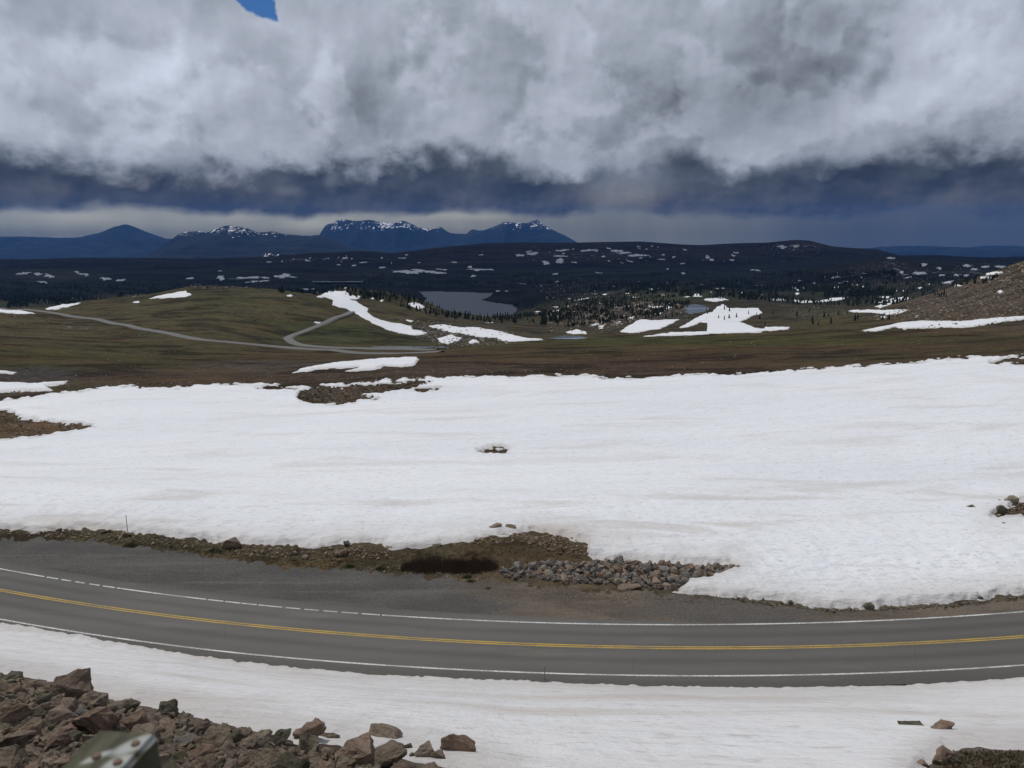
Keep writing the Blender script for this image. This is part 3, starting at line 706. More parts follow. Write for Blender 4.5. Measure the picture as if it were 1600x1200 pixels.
# ------------------------------------------------------------------ near road
def asphalt_material():
    m, t, b, P = new_mat('worn_asphalt')
    al = t.nodes.new('ShaderNodeAttribute'); al.attribute_name = 'lat'; lat = N(t, al.outputs['Fac'])
    n = fbm(t, scalev(t, P, (.10, 1.0, 1)), .8, 6, .6); g = fbm(t, P, 14.0, 4, .75); big = fbm(t, scalev(t, P, (.2, .6, 1)), .12, 5, .6)
    wob = (n - .5) * .5
    def track(c0, w):
        d = (lat + wob - c0) * (1 / w); return (d * d * -1.0).exp()
    tr = track(1.0, .38) + track(2.5, .38) + track(-1.0, .38) + track(-2.6, .38)
    oil = track(1.75, .3) + track(-1.8, .3)
    c = mixc(t, big.step(.38, .62), (.100, .096, .089), (.125, .120, .111))
    c = mixc(t, tr.clamp() * .35, c, (.140, .135, .126)); c = mixc(t, oil.clamp() * .35, c, (.070, .068, .064))
    edge = (lat._m('ABSOLUTE') + (n - .5) * 1.2).step(3.5, 4.6)
    c = mixc(t, edge * .55, c, (.080, .073, .064))
    sand = fbm(t, scalev(t, P, (.15, 1, 1)), .5, 7, .7)
    c = mixc(t, (sand - .56).step(0, .06) * .22, c, (.19, .165, .14))
    f = .72 + g * .35 + n * .22
    c = mixc(t, 1.0, c, vec(t, f, f, f), 'MULTIPLY')
    t.links.new(c.s, b.inputs['Base Color']); b.inputs['Roughness'].default_value = .85; b.inputs['Specular IOR Level'].default_value = .25
    set_bump(t, b, g * .01, 1.0, 1.0); return m
ASPH = asphalt_material()


def paint_material(name, c, wear):
    m, t, b, P = new_mat(name); n = fbm(t, P, 7.0, 7, .75); n2 = fbm(t, P, .35, 4, .6)
    k = (n + (n2 - .5) * .5).step(.5 - wear * .35, .66 - wear * .2) * (.35 + wear)
    col = mixc(t, k, c, (.115, .11, .10)); t.links.new(col.s, b.inputs['Base Color']); b.inputs['Roughness'].default_value = .75; return m
WHITE = paint_material('white_road_paint', (.66, .66, .64), .3)
YELLOW = paint_material('yellow_road_paint', (.50, .33, .06), .25)
RX = np.linspace(-85, 80, 420)


def strip(name, lo, hi, mat, z, xr=None, parent=None, jitter=0, nw=1):
    xs = RX if xr is None else np.linspace(xr[0], xr[1], max(2, int((xr[1] - xr[0]) / .4) + 1))
    s = np.polyval(np.polyder(PC), np.clip(xs, -52, 46)); n = np.stack([-s, np.ones_like(s)], 1) / np.sqrt(1 + s * s)[:, None]
    c = np.stack([xs, road_y(xs)], 1); V = []
    lo = lo(xs) if callable(lo) else lo + 0 * xs; hi = hi(xs) if callable(hi) else hi + 0 * xs
    for q in range(nw + 1):
        f = q / nw; w = lo * (1 - f) + hi * f
        p = c + n * w[:, None]; V.append(np.concatenate([p, np.full((len(xs), 1), z)], 1))
    V = np.stack(V, 1).reshape(-1, 3); k = nw + 1
    ii = np.arange(len(xs) * k).reshape(len(xs), k)
    fs = np.stack([ii[:-1, :-1], ii[1:, :-1], ii[1:, 1:], ii[:-1, 1:]], -1).reshape(-1, 4)
    return mesh_obj(name, V, fs, mat, parent, smooth_=False, attrs={'lat': ('FLOAT', np.stack([lo * (1 - q / nw) + hi * (q / nw) for q in range(nw + 1)], 1).ravel())})


road = strip('road', lambda x: -4.95 + 0 * x, lambda x: np.interp(x, [-50, -5, 5, 20], [4.45, 4.3, 4.0, 3.62]) + .06 * vnoise(x / 1.3, x * 0, 5), ASPH, 0.0, nw=4)
tag(road, kind='structure')
far_w = lambda x: np.interp(x, [-40, -20, 0, 20, 40], [3.12, 3.12, 3.24, 3.4, 3.45])
near_w = lambda x: np.interp(x, [-40, -20, 0, 20, 40], [-3.82, -3.84, -3.66, -3.55, -3.5])
strip('yellow_line', .055, .20, YELLOW, .004, parent=road); strip('yellow_line', -.20, -.055, YELLOW, .004, parent=road)
strip('edge_line', lambda x: near_w(x) - .08, lambda x: near_w(x) + .08, WHITE, .004, parent=road)
def dash_px(px0, px1):
    pts = [(0, 888), (200, 918.5), (400, 944.5), (586, 960.5), (800, 973)]
    q = []
    for p in (px0, px1):
        py = np.interp(p, [a[0] for a in pts], [a[1] for a in pts]); ax, tz = ray(p, py); q.append(float(ax * (-CAMZ / tz)))
    return q
d0 = [(-330, 60)] + [(64, 82), (87, 102), (109, 124), (131, 147), (152, 171), (174, 276), (277, 313), (316, 340), (343, 367), (369, 392), (395, 432), (437, 461), (467, 490), (497, 519), (526, 552), (557, 586)]
for p0, p1 in d0:
    xa, xb = dash_px(p0, p1)
    if p0 < 0: xa = -84
    strip('edge_line', lambda x: far_w(x) - .085, lambda x: far_w(x) + .085, WHITE, .004, (xa, xb), parent=road)
xa, _ = dash_px(589, 600)
strip('edge_line', lambda x: far_w(x) - .085, lambda x: far_w(x) + .085, WHITE, .004, (xa, 79), parent=road)
# tar seams and a few cracks across the asphalt
TAR = flat_mat('crack_sealant', (.05, .05, .05), .6, .1, 3)
def seam(px, py0, py1):
    pts = []
    for k in range(9):
        py = py0 + (py1 - py0) * k / 8; ax, tz = ray(px + random.uniform(-2, 2), py); Y = -CAMZ / tz; pts.append((float(ax * Y), float(Y)))
    V = []
    for x, y in pts: V += [(x - .014, y, .0025), (x + .014, y, .0025)]
    mesh_obj('crack', V, [(2 * k, 2 * k + 1, 2 * k + 3, 2 * k + 2) for k in range(8)], TAR, road, False)
for q in ((128, 913, 925), (352, 978, 1000), (668, 975, 990), (990, 1025, 1046), (1430, 1015, 1032)):
    seam(*q)

# ------------------------------------------------------------------ far roads
FARROAD = flat_mat('far_asphalt', (.15, .145, .14), .9, .08, .3)


def ribbon(name, pts, width, lift=.25, mat=FARROAD, ymins=None, edge=None):
    """pts: photo points; smoothed world centre line draped on the ground"""
    hp = hit([p[0] for p in pts], [p[1] for p in pts], 260)
    for i, p in enumerate(pts):
        if len(p) > 2:
            ax, tz = ray(p[0], p[1]); hp[i] = (ax * p[2], p[2], 0)
    # Catmull-Rom
    out = []
    Q = np.vstack([hp[0], hp, hp[-1]])[:, :2]
    for i in range(1, len(Q) - 2):
        for k in range(14):
            t = k / 14; p0, p1, p2, p3 = Q[i - 1:i + 3]
            out.append(.5 * ((2 * p1) + (-p0 + p2) * t + (2 * p0 - 5 * p1 + 4 * p2 - p3) * t * t + (-p0 + 3 * p1 - 3 * p2 + p3) * t ** 3))
    c = np.array(out); d = np.gradient(c, axis=0); n = np.stack([-d[:, 1], d[:, 0]], 1); n /= np.linalg.norm(n, axis=1)[:, None] + 1e-9
    ws = np.array([-.5, -.25, 0, .25, .5]) * width
    hc = np.max([H((c + n * w)[:, 0], (c + n * w)[:, 1]) for w in ws], 0) + lift
    kz = np.ones(7) / 7; hs = np.convolve(np.pad(hc, 3, 'edge'), kz, 'valid'); hs = np.maximum(hs, hc)
    V = np.stack([np.concatenate([c + n * w, hs[:, None] - (0 if abs(w) < width * .6 else 2)], 1) for w in [-.5 * width - .01, -.5 * width, .5 * width, .5 * width + .01]], 1)
    V[:, 0, 2] -= 1.5; V[:, 3, 2] -= 1.5
    V[:, 0, :2] -= n * 1.5; V[:, 3, :2] += n * 1.5
    ii = np.arange(len(c) * 4).reshape(len(c), 4)
    fs = np.stack([ii[:-1, :-1], ii[1:, :-1], ii[1:, 1:], ii[:-1, 1:]], -1).reshape(-1, 4)
    o = mesh_obj(name, V.reshape(-1, 3), fs, mat, smooth_=False); tag(o, kind='structure')
    return o


ribbon('far_road', [(-60, 480), (0, 481.5), (40, 484), (90, 490), (140, 497.5), (190, 507), (240, 517), (300, 529), (360, 535.5), (420, 541.5), (480, 546), (540, 550), (600, 553), (650, 552), (690, 550)], 8)
ribbon('far_road', [(690, 546), (640, 547), (580, 546), (520, 544.5), (480, 541), (458, 536), (449, 530), (458, 524), (480, 516), (510, 504), (535, 494), (550, 488)], 8, lift=.5)

# ------------------------------------------------------------------ water
def water_material():
    m, t, b, P = new_mat('lake_water'); b.inputs['Base Color'].default_value = (.010, .014, .022, 1)
    b.inputs['Roughness'].default_value = .3; b.inputs['Specular IOR Level'].default_value = .09
    n = fbm(t, scalev(t, P, (.2, 1, 1)), .05, 6, .6); set_bump(t, b, n, 1.2, .6); return m
WATER = water_material()
drape('lake', [(620, 450), (830, 450), (830, 515), (720, 515), (640, 500)], WATER, flat=LAKE_Z, yr=(2000, 4200), jit=0)
drape('lake', POND, WATER, flat=POND_Z, yr=(4200, 6600), jit=0)
POOL = flat_mat('shallow_pond_water', (.10, .12, .15), .15, .1, .05, 0, .5)
for poly in ([(1069, 490), (1070, 478), (1085, 475), (1098, 477), (1111, 482), (1100, 487), (1080, 490)], [(856, 529), (880, 524), (905, 525), (920, 528), (900, 530)], [(575, 546), (583, 541), (640, 541), (690, 541), (700, 543), (640, 545), (600, 546)]):
    drape('tarn', poly, POOL, tmax=.25, slope=1, jit=.2)

# ------------------------------------------------------------------ cloud deck overhead, beyond the top of the frame, whose shade lies on the forest plateau
def cloud_deck():
    nx, ny = 90, 60
    xs = np.linspace(-9500, 12500, nx); ys = np.linspace(4700, 12300, ny)
    X, Y = np.meshgrid(xs, ys, indexing='ij')
    edge = np.minimum.reduce([(X - xs[0]) / 1500, (xs[-1] - X) / 1500, (Y - ys[0]) / 1500, (ys[-1] - Y) / 900, X * 0 + 1])
    edge = np.clip(edge, 0, 1)
    n = vnoise(X / 1700, Y / 1700, 31) * .6 + vnoise(X / 700, Y / 700, 32) * .3
    top = 4100 + 900 * edge ** .6 * (1 + .5 * n); bot = 4100 - 120 * edge * (1 + n)
    ii = np.arange(nx * ny).reshape(nx, ny)
    f1 = np.stack([ii[:-1, :-1], ii[1:, :-1], ii[1:, 1:], ii[:-1, 1:]], -1).reshape(-1, 4)
    V = np.concatenate([np.stack([X, Y, bot], -1).reshape(-1, 3), np.stack([X, Y, top + 1], -1).reshape(-1, 3)])
    m, t, b, P = new_mat('cloud_vapour')
    d = t.nodes.new('ShaderNodeBsdfDiffuse'); d.inputs[0].default_value = (.85, .86, .88, 1)
    tr = t.nodes.new('ShaderNodeBsdfTranslucent'); tr.inputs[0].default_value = (.72, .74, .78, 1)
    mx = t.nodes.new('ShaderNodeMixShader'); mx.inputs[0].default_value = .5
    t.links.new(d.outputs[0], mx.inputs[1]); t.links.new(tr.outputs[0], mx.inputs[2])
    t.links.new(mx.outputs[0], t.nodes['Material Output'].inputs['Surface'])
    o = mesh_obj('cloud', V, np.concatenate([f1[:, ::-1], f1 + nx * ny]), m); tag(o, kind='structure')
cloud_deck()

# ------------------------------------------------------------------ haze
def haze():
    m = bpy.data.materials.new('mountain_air'); m.use_nodes = True; t = m.node_tree; t.nodes.clear()
    v = t.nodes.new('ShaderNodeVolumePrincipled'); o = t.nodes.new('ShaderNodeOutputMaterial')
    v.inputs['Color'].default_value = (.08, .34, 1.0, 1); v.inputs['Density'].default_value = 1.6e-5
    v.inputs['Anisotropy'].default_value = 0.0
    t.links.new(v.outputs[0], o.inputs['Volume'])
    x0, x1, y0, y1, z0, z1 = -36800, 36800, -60, 36300, -1400, 1500
    V = [(x, y, z) for x in (x0, x1) for y in (y0, y1) for z in (z0, z1)]
    Fq = [(0, 1, 3, 2), (4, 6, 7, 5), (0, 4, 5, 1), (2, 3, 7, 6), (0, 2, 6, 4), (1, 5, 7, 3)]
    tag(mesh_obj('haze', V, Fq, m, smooth_=False), kind='stuff')
haze()
#OBJECTS
# ------------------------------------------------------------------ rocks
def rock_mat(name, c, c2, lichen=.3):
    m, t, b, P = new_mat(name)
    tc = t.nodes.new('ShaderNodeTexCoord'); Pw = P
    oi = t.nodes.new('ShaderNodeObjectInfo'); g = t.nodes.new('ShaderNodeNewGeometry')
    r = N(t, oi.outputs['Random']) * .5 + N(t, g.outputs['Random Per Island']) * .5
    n = fbm(t, Pw, 5.0, 8, .7); n2 = fbm(t, Pw, 22.0, 6, .7); n3 = fbm(t, Pw, 1.9, 5, .6)
    col = mixc(t, (n.step(.38, .62) * .7 + r * .5).clamp(), c, c2)
    col = mixc(t, (n3 - .50).step(0, .08) * lichen, col, (.085, .088, .045))
    col = mixc(t, (n2 - .60).step(0, .05) * .5, col, (.24, .22, .19))
    f = .30 + n2 * .9 + r * .45
    col = mixc(t, 1.0, col, vec(t, f, f, f), 'MULTIPLY')
    t.links.new(col.s, b.inputs['Base Color']); b.inputs['Roughness'].default_value = .95
    b.inputs['Specular IOR Level'].default_value = .15
    set_bump(t, b, n * .16 + n2 * .06, 1.0, 1.0)
    return m
RM = {'reddish brown': rock_mat('red_granite', (.25, .163, .115), (.36, .265, .20), .18),
      'grey brown': rock_mat('brown_granite', (.215, .168, .122), (.34, .275, .21), .25),
      'mossy dark': rock_mat('lichen_granite', (.11, .098, .072), (.17, .15, .11), .6),
      'pale tan': rock_mat('tan_granite', (.24, .175, .13), (.30, .24, .19), .08),
      'blue grey': rock_mat('grey_granite', (.17, .155, .145), (.26, .232, .21), .1)}


def rock_mesh(seed, shape, cuts=2):
    r = random.Random(seed); bm = bmesh.new()
    sx, sy, sz = {'blocky': (1, .8, .68), 'flat': (1, .72, .34), 'wedge': (1, .7, .62)}[shape]
    npt = 13 if cuts else 8
    for _ in range(npt):
        v = Vector((r.gauss(0, 1), r.gauss(0, 1), r.gauss(0, 1))).normalized()
        k = max(abs(v.x), abs(v.y), abs(v.z)); v = v / (k ** .75) * r.uniform(.82, 1.0)
        z = v.z
        if shape == 'wedge': z = v.z * (1.15 - .75 * v.x * .9)
        bm.verts.new((v.x * sx * .5, v.y * sy * .5, z * sz * .5))
    g = bmesh.ops.convex_hull(bm, input=bm.verts)
    bmesh.ops.delete(bm, geom=[v for v in bm.verts if not v.link_faces], context='VERTS')
    bmesh.ops.triangulate(bm, faces=bm.faces)
    if cuts:
        bmesh.ops.bevel(bm, geom=list(bm.edges), offset=.018, segments=1, affect='EDGES', clamp_overlap=True)
        bmesh.ops.triangulate(bm, faces=bm.faces)
        bmesh.ops.subdivide_edges(bm, edges=[e for e in bm.edges if e.calc_length() > .13], cuts=1, use_grid_fill=True)
        bmesh.ops.triangulate(bm, faces=bm.faces)
        bmesh.ops.subdivide_edges(bm, edges=[e for e in bm.edges if e.calc_length() > .13], cuts=1, use_grid_fill=True)
        bmesh.ops.triangulate(bm, faces=bm.faces)
        bm.normal_update()
        for v in bm.verts:
            q = v.co * 3.1 + Vector((seed * 3.7, 0, 0))
            v.co += v.normal * (.075 * mnoise.fractal(q, .8, 2.1, 4) + .05 * (abs(mnoise.noise(q * 1.6)) - .25) + .022 * mnoise.noise(q * 5))
    me = bpy.data.meshes.new('rock'); bm.to_mesh(me); bm.free(); return me
SHP = ['blocky', 'flat', 'wedge', 'blocky']
FINE = [(SHP[i % 4], rock_mesh(100 + i, SHP[i % 4])) for i in range(14)]
LOW = [(SHP[i % 4], rock_mesh(300 + i, SHP[i % 4], 0)) for i in range(8)]
_rm = {}; LAB = {}


def rock(P, size, colour, group, label, var=None, rz=None, tilt=.35, sink=.22, sc=(1, 1, 1), cat='rock', name='rock', px=None):
    sh, me = FINE[var if var is not None else random.randrange(len(FINE))]
    key = (me.name, colour)
    if key not in _rm:
        m2 = me.copy(); m2.materials.append(RM[colour]); _rm[key] = m2
    o = bpy.data.objects.new(name, _rm[key]); COL.objects.link(o)
    o.scale = (size * sc[0], size * sc[1], size * sc[2])
    o.rotation_euler = (random.uniform(-tilt, tilt), random.uniform(-tilt, tilt), random.uniform(0, 6.28) if rz is None else rz)
    zs = {'blocky': .34, 'flat': .17, 'wedge': .31}[sh] * size * sc[2]
    o.location = (P[0], P[1], P[2] + zs * (1 - 2 * sink))
    tag(o, label, cat, group)
    if px is not None: LAB.setdefault(label, []).append((px, o))
    return o, sh


def in_poly(poly, n):
    P = np.array(poly, float); lo, hi = P.min(0), P.max(0); out = np.zeros((0, 2))
    while len(out) < n:
        q = rng.uniform(lo, hi, (n * 2, 2)); out = np.vstack([out, q[sdf(q[:, 0], q[:, 1], poly) > 0]])
    return out[:n]


def stuff_rocks(name, spots, sizes, mat, squash=1.0, parent=None):
    """one mesh of many small stones: spots Nx3 world, sizes N"""
    Vs, Fs, off = [], [], 0
    base = []
    for sh, me in LOW:
        v = np.zeros(len(me.vertices) * 3, np.float32); me.vertices.foreach_get('co', v)
        base.append((v.reshape(-1, 3), np.array([p.vertices[:] for p in me.polygons])))
    for k, (p, s) in enumerate(zip(spots, sizes)):
        v, f = base[k % len(base)]
        R = np.array(Matrix.Rotation(rng.uniform(0, 6.28), 3, 'Z') @ Matrix.Rotation(rng.uniform(-.5, .5), 3, 'X'))
        w = (v * s * np.array([1, 1, squash])) @ R.T + p + np.array([0, 0, s * .12])
        Vs.append(w); Fs.append(f + off); off += len(w)
    o = mesh_obj(name, np.vstack(Vs), np.vstack(Fs), mat, smooth_=False, parent=parent)
    tag(o, kind='stuff'); return o


def px_size(P, px):
    return px / F * math.hypot(P[1], P[2] - CAMZ)

# --- the boulder slope at the lower left
FG = [(-60, 1056), (0, 1060), (35, 1063), (75, 1071), (118, 1080), (150, 1094), (200, 1109), (235, 1114), (280, 1121), (300, 1130), (330, 1137), (400, 1151), (440, 1162), (470, 1175), (500, 1174), (560, 1184), (600, 1196), (640, 1206), (700, 1215), (740, 1222), (730, 1262), (-60, 1262)]
def fg_zone(x, y):
    edge = np.interp(x, [p[0] for p in FG[:20]], [p[1] for p in FG[:20]])
    hz = ('at the far left' if x < 60 else 'left of the post' if x < 110 else 'above the post' if x < 250 else 'right of the post' if x < 330 else
          'in mid slope' if x < 440 else 'near the slope tip' if x < 560 else 'at the slope tip')
    vz = 'by the snow' if y < edge + 22 else ('below the edge' if y < edge + 62 else 'at the picture bottom')
    return hz, vz
placed = []; used_labels = {}
def uniq(lab, spare):
    k = used_labels.get(lab, 0); used_labels[lab] = k + 1
    return lab
cands = []
for s, n in ((58, 16), (46, 70), (34, 190), (24, 400), (17, 600)):
    for x, y in in_poly(FG, n): cands.append((x, y, s * rng.uniform(.85, 1.15)))
sel = []
for x, y, s in cands:
    # not where the post hides them
    if all((x - a) ** 2 + ((y - b) * 1.5) ** 2 > (.36 * (s + c)) ** 2 for a, b, c in sel): sel.append((x, y, s))
sel = sel[:235]
hp = hit([s[0] for s in sel], [s[1] for s in sel])
for (x, y, s), P in zip(sel, hp):
    c = random.choices(['reddish brown', 'grey brown', 'mossy dark', 'pale tan', 'blue grey'], [3.8, 3.8, 1.6, 1.6, .4])[0]
    v = random.randrange(len(FINE)); sh = FINE[v][0]
    hz, vz = fg_zone(x, y)
    word = {'blocky': 'blocky', 'flat': 'flat slab-like', 'wedge': 'wedge-shaped'}[sh]
    big = 'large' if s > 50 else 'medium' if s > 30 else 'small'
    rock(P, px_size(P, s * 1.18), c, 'rocks of the boulder slope', f'{big} {c} {word} rock {hz}, {vz}', v, tilt=.6, sink=.30, px=x)
sp = in_poly(FG, 3600); hp = hit(sp[:, 0], sp[:, 1])
stuff_rocks('rubble', hp, np.array([px_size(P, rng.uniform(8, 22)) for P in hp]), RM['grey brown'])

# --- rubble heap beside the road
HEAP = [(782, 894), (800, 888), (860, 879), (920, 884), (945, 876), (1000, 882), (1060, 885), (1152, 886), (1120, 897), (1080, 907), (1052, 923), (1010, 917), (960, 912), (900, 911), (850, 905), (795, 905)]
cands = []
for s, n in ((17, 60), (13, 220), (10, 400)):
    for x, y in in_poly(HEAP, n): cands.append((x, y, s * rng.uniform(.85, 1.15)))
sel = []
for x, y, s in cands:
    if all((x - a) ** 2 + ((y - b) * 1.6) ** 2 > (.36 * (s + c)) ** 2 for a, b, c in sel): sel.append((x, y, s))
sel = sel[:150]
hp = hit([s[0] for s in sel], [s[1] for s in sel])
for (x, y, s), P in zip(sel, hp):
    c = random.choices(['reddish brown', 'grey brown', 'blue grey', 'pale tan'], [2.2, 3, 4.0, .7])[0]
    v = random.randrange(len(FINE)); word = {'blocky': 'blocky', 'flat': 'flat', 'wedge': 'wedge-shaped'}[FINE[v][0]]
    hz = ('at the left end of the heap' if x < 830 else 'left in the heap' if x < 900 else 'in the heap centre' if x < 980 else 'right in the heap' if x < 1070 else 'at the heap tip')
    mid = np.interp(x, [782, 1152], [899, 891]); vz = 'top row' if y < mid - 4 else ('bottom row' if y > mid + 8 else 'middle row')
    rock(P, px_size(P, s * 1.15), c, 'stones of the roadside rubble heap', f'{"bigger" if s > 14 else "small"} {c} {word} stone {hz}, {vz}', v, tilt=.6, sink=.22, px=x, cat='stone', name='stone')
sp = in_poly(HEAP, 900); hp = hit(sp[:, 0], sp[:, 1])
stuff_rocks('rubble', hp, np.array([px_size(P, rng.uniform(5, 10)) for P in hp]), RM['blue grey'])

# --- rocks that lie alone
LONE = [  # x, y(base), width px, sy, sz, colour, variant, label
    (484, 1156, 40, 1.1, 1.2, 'reddish brown', 0, 'big reddish brown boulder at the snow edge right of the boulder slope'),
    (512, 1155, 32, .7, .7, 'grey brown', 1, 'flatter grey brown rock leaning against the big reddish boulder'),
    (601, 1158, 50, .8, .85, 'grey brown', 2, 'wedge-shaped tan grey rock alone on the snow below the road'),
    (640, 1173, 15, .9, 1.1, 'mossy dark', 3, 'small dark rock on the snow between two groups of boulders'),
    (663, 1184, 30, 1, 1.1, 'pale tan', 4, 'light brown boulder at the left of the trio on the lower snow'),
    (684, 1187, 30, .8, .9, 'grey brown', 6, 'low brown rock in the middle of the trio on the lower snow'),
    (716, 1182, 52, .7, .9, 'reddish brown', 8, 'long knobbly reddish rock at the right of the trio on the lower snow'),
    (624, 1182, 8, 1, 1, 'mossy dark', 3, 'tiny dark stone left of the trio of rocks on the lower snow'),
    (645, 1183, 9, 1, 1, 'mossy dark', 7, 'tiny dark stone just left of the light brown boulder'),
    (556, 1196, 60, 1, 1.1, 'reddish brown', 4, 'big reddish boulder at the right tip of the boulder slope, bottom of the picture'),
    (600, 1200, 62, .9, .9, 'grey brown', 0, 'broad brown boulder at the bottom edge beside the big reddish one'),
    (1423, 1139, 34, .8, 1.0, 'mossy dark', 5, 'thin flat dark rock on the lower snow at right'),
    (1471, 1145, 33, .8, .9, 'reddish brown', 0, 'rounded reddish rock on the lower snow at right'),
    (1471, 1194, 30, .9, 1.3, 'reddish brown', 4, 'upright reddish boulder at the edge of the bare patch, lower right corner'),
    (1487, 1196, 22, .9, 1.0, 'mossy dark', 8, 'dark rock behind the upright boulder in the lower right corner'),
    (1440, 1198, 20, 1, .8, 'reddish brown', 6, 'small reddish rock at the bottom edge left of the upright boulder'),
    (774, 828, 19, .8, 1, 'reddish brown', 0, 'square reddish rock on the snow above the grassy mound'),
    (798, 829, 18, .8, 1.1, 'grey brown', 2, 'pointed brown rock perched at the snow edge above the grassy mound'),
    (1516, 796, 18, .8, .8, 'grey brown', 6, 'lone grey brown rock on the snowfield left of the bare patch at right'),
    (1568, 822, 12, .8, .8, 'blue grey', 3, 'small lone grey rock on the snowfield below the bare patch at right'),
    (1579, 786, 20, .9, 1, 'grey brown', 4, 'rounded rock on top of the bare patch in the snow at right'),
    (1563, 786, 9, .9, .9, 'mossy dark', 7, 'small dark rock beside the rounded one on the bare patch at right'),
    (1568, 803, 22, .9, 1, 'mossy dark', 8, 'dark pointed rock at the left tip of the bare patch at right'),
    (1356, 951, 17, 1, .9, 'mossy dark', 4, 'dark rock on the verge at the snow edge, right of the rubble heap'),
    (1236, 943, 9, 1, .9, 'mossy dark', 3, 'small dark stone on the verge just right of the rubble heap'),
    (1532, 936, 8, 1, .9, 'mossy dark', 3, 'small dark stone on the verge near the right edge of the picture'),
    (362, 855, 36, .8, .75, 'pale tan', 6, 'large pale tan boulder on the berm right of the snow pole'),
    (533, 866, 23, .9, .9, 'reddish brown', 1, 'reddish slab on the berm beside the gravel pullout'),
    (543, 853, 12, .9, 1.2, 'blue grey', 3, 'upright dark grey rock at the snow edge above the reddish slab'),
    (683, 853, 14, .9, .6, 'mossy dark', 5, 'dark flat rock at the snow edge above the dark willow'),
    (608, 855, 12, .9, .6, 'reddish brown', 5, 'low reddish rock at the snow edge between the slab and the willow'),
    (459, 866, 14, .9, .7, 'pale tan', 6, 'left one of two pale stones on the berm'),
    (476, 873, 11, .9, .8, 'pale tan', 4, 'right one of two pale stones on the berm'),
    (92, 830, 9, .9, .9, 'pale tan', 0, 'small pale stone at the snow edge left of the snow pole'),
    (104, 830, 8, .9, .9, 'grey brown', 3, 'small brown stone next to the pale one left of the snow pole'),
    (935, 880, 26, .8, .8, 'mossy dark', 9, 'dark hump-backed stone crowning the rubble heap'),
    (1152, 889, 12, .8, .8, 'grey brown', 4, 'last stone at the tip of the rubble heap on the snow'),
    (984, 918, 34, .6, .5, 'pale tan', 5, 'long low tan stone at the foot of the rubble heap'),
    (1100, 909, 10, .8, .6, 'blue grey', 3, 'left one of two grey stones on the snow below the heap tip'),
    (1117, 908, 12, .8, .7, 'grey brown', 0, 'right one of two grey stones on the snow below the heap tip'),
]
hp = hit([l[0] for l in LONE], [l[1] for l in LONE])
for l, P in zip(LONE, hp):
    rock(P, px_size(P, l[2] * 1.1), l[5], None, l[7], l[6] % len(FINE), rz=random.uniform(-.4, .4), tilt=.12, sink=.16, sc=(1, l[3], l[4]))

# --- loose stones as masses
def scatter(name, poly, n, smin, smax, mat, world=None, squash=1, ymin=0):
    sp = in_poly(poly, n); hp = hit(sp[:, 0], sp[:, 1], ymin)
    s = np.array([px_size(P, smin + (smax - smin) * rng.random() ** 2.5) for P in hp])
    return stuff_rocks(name, hp, s, mat, squash)
scatter('loose_stones', [(0, 828), (60, 832), (120, 829), (200, 832), (300, 845), (380, 852), (490, 858), (570, 852), (610, 860), (620, 872), (500, 878), (380, 868), (280, 855), (180, 845), (60, 840), (0, 836)], 620, 2.5, 8, RM['grey brown'])
scatter('loose_stones', [(700, 852), (760, 840), (820, 832), (890, 841), (917, 855), (918, 869), (880, 868), (820, 848), (760, 850)], 420, 2.5, 8, RM['reddish brown'])
scatter('loose_stones', [(600, 880), (780, 900), (800, 925), (1050, 930), (1240, 947), (1600, 934), (1600, 945), (1300, 958), (900, 935), (700, 905), (560, 892)], 700, 1.5, 4.5, RM['grey brown'])
scatter('loose_stones', [(1050, 926), (1210, 941), (1300, 953), (1450, 947), (1600, 932), (1600, 937), (1450, 951), (1300, 957), (1200, 946)], 320, 3, 8, RM['mossy dark'])
scatter('loose_stones', HOLES[0], 520, 2.5, 8, RM['mossy dark'])
scatter('loose_stones', HOLES[1][1:12], 300, 2.5, 7, RM['grey brown'])
scatter('loose_stones', [(1555, 806), (1580, 790), (1610, 784), (1610, 806)], 60, 3, 8, RM['reddish brown'])
scatter('loose_stones', [(1470, 1178), (1600, 1174), (1600, 1215), (1450, 1215)], 260, 4, 12, RM['mossy dark'])
scatter('loose_stones', [(750, 703), (798, 701), (798, 705), (755, 707)], 40, 2, 6, RM['mossy dark'])
scatter('field_stones', [(0, 590), (120, 600), (400, 590), (600, 582), (660, 575), (900, 580), (900, 584), (640, 590), (430, 600), (160, 604), (0, 620)], 700, 1.2, 4.5, RM['blue grey'])
scatter('field_stones', [(0, 500), (300, 540), (640, 560), (1000, 540), (1600, 510), (1600, 550), (1000, 585), (640, 590), (0, 600)], 700, 1.0, 3.5, RM['pale tan'])
scatter('field_stones', [(1330, 500), (1420, 478), (1500, 450), (1600, 408), (1600, 500), (1450, 500)], 1400, 1.2, 6.5, RM['grey brown'])
scatter('field_stones', [(1330, 500), (1420, 478), (1500, 450), (1600, 408), (1600, 500), (1450, 500)], 700, 1.2, 6, RM['pale tan'])
scatter('field_stones', [(1400, 512), (1600, 500), (1600, 506), (1400, 517)], 90, 2, 7, RM['mossy dark'])
scatter('field_stones', [(640, 500), (700, 520), (740, 530), (800, 538), (700, 545), (650, 530)], 420, 1.5, 6, RM['blue grey'])
scatter('field_stones', [(600, 495), (700, 505), (800, 520), (820, 528), (700, 520), (640, 512)], 250, 1.2, 5, RM['grey brown'])
scatter('field_stones', [(285, 451), (300, 445), (335, 444), (350, 447), (395, 450), (330, 453)], 160, 1.5, 6, RM['blue grey'])
scatter('field_stones', [(190, 462), (215, 458), (230, 461), (210, 466)], 60, 1.5, 5, RM['blue grey'])
scatter('field_stones', [(850, 500), (900, 480), (1000, 470), (1060, 478), (1110, 500), (1000, 500), (960, 520), (860, 520)], 900, 1.2, 6, RM['blue grey'])
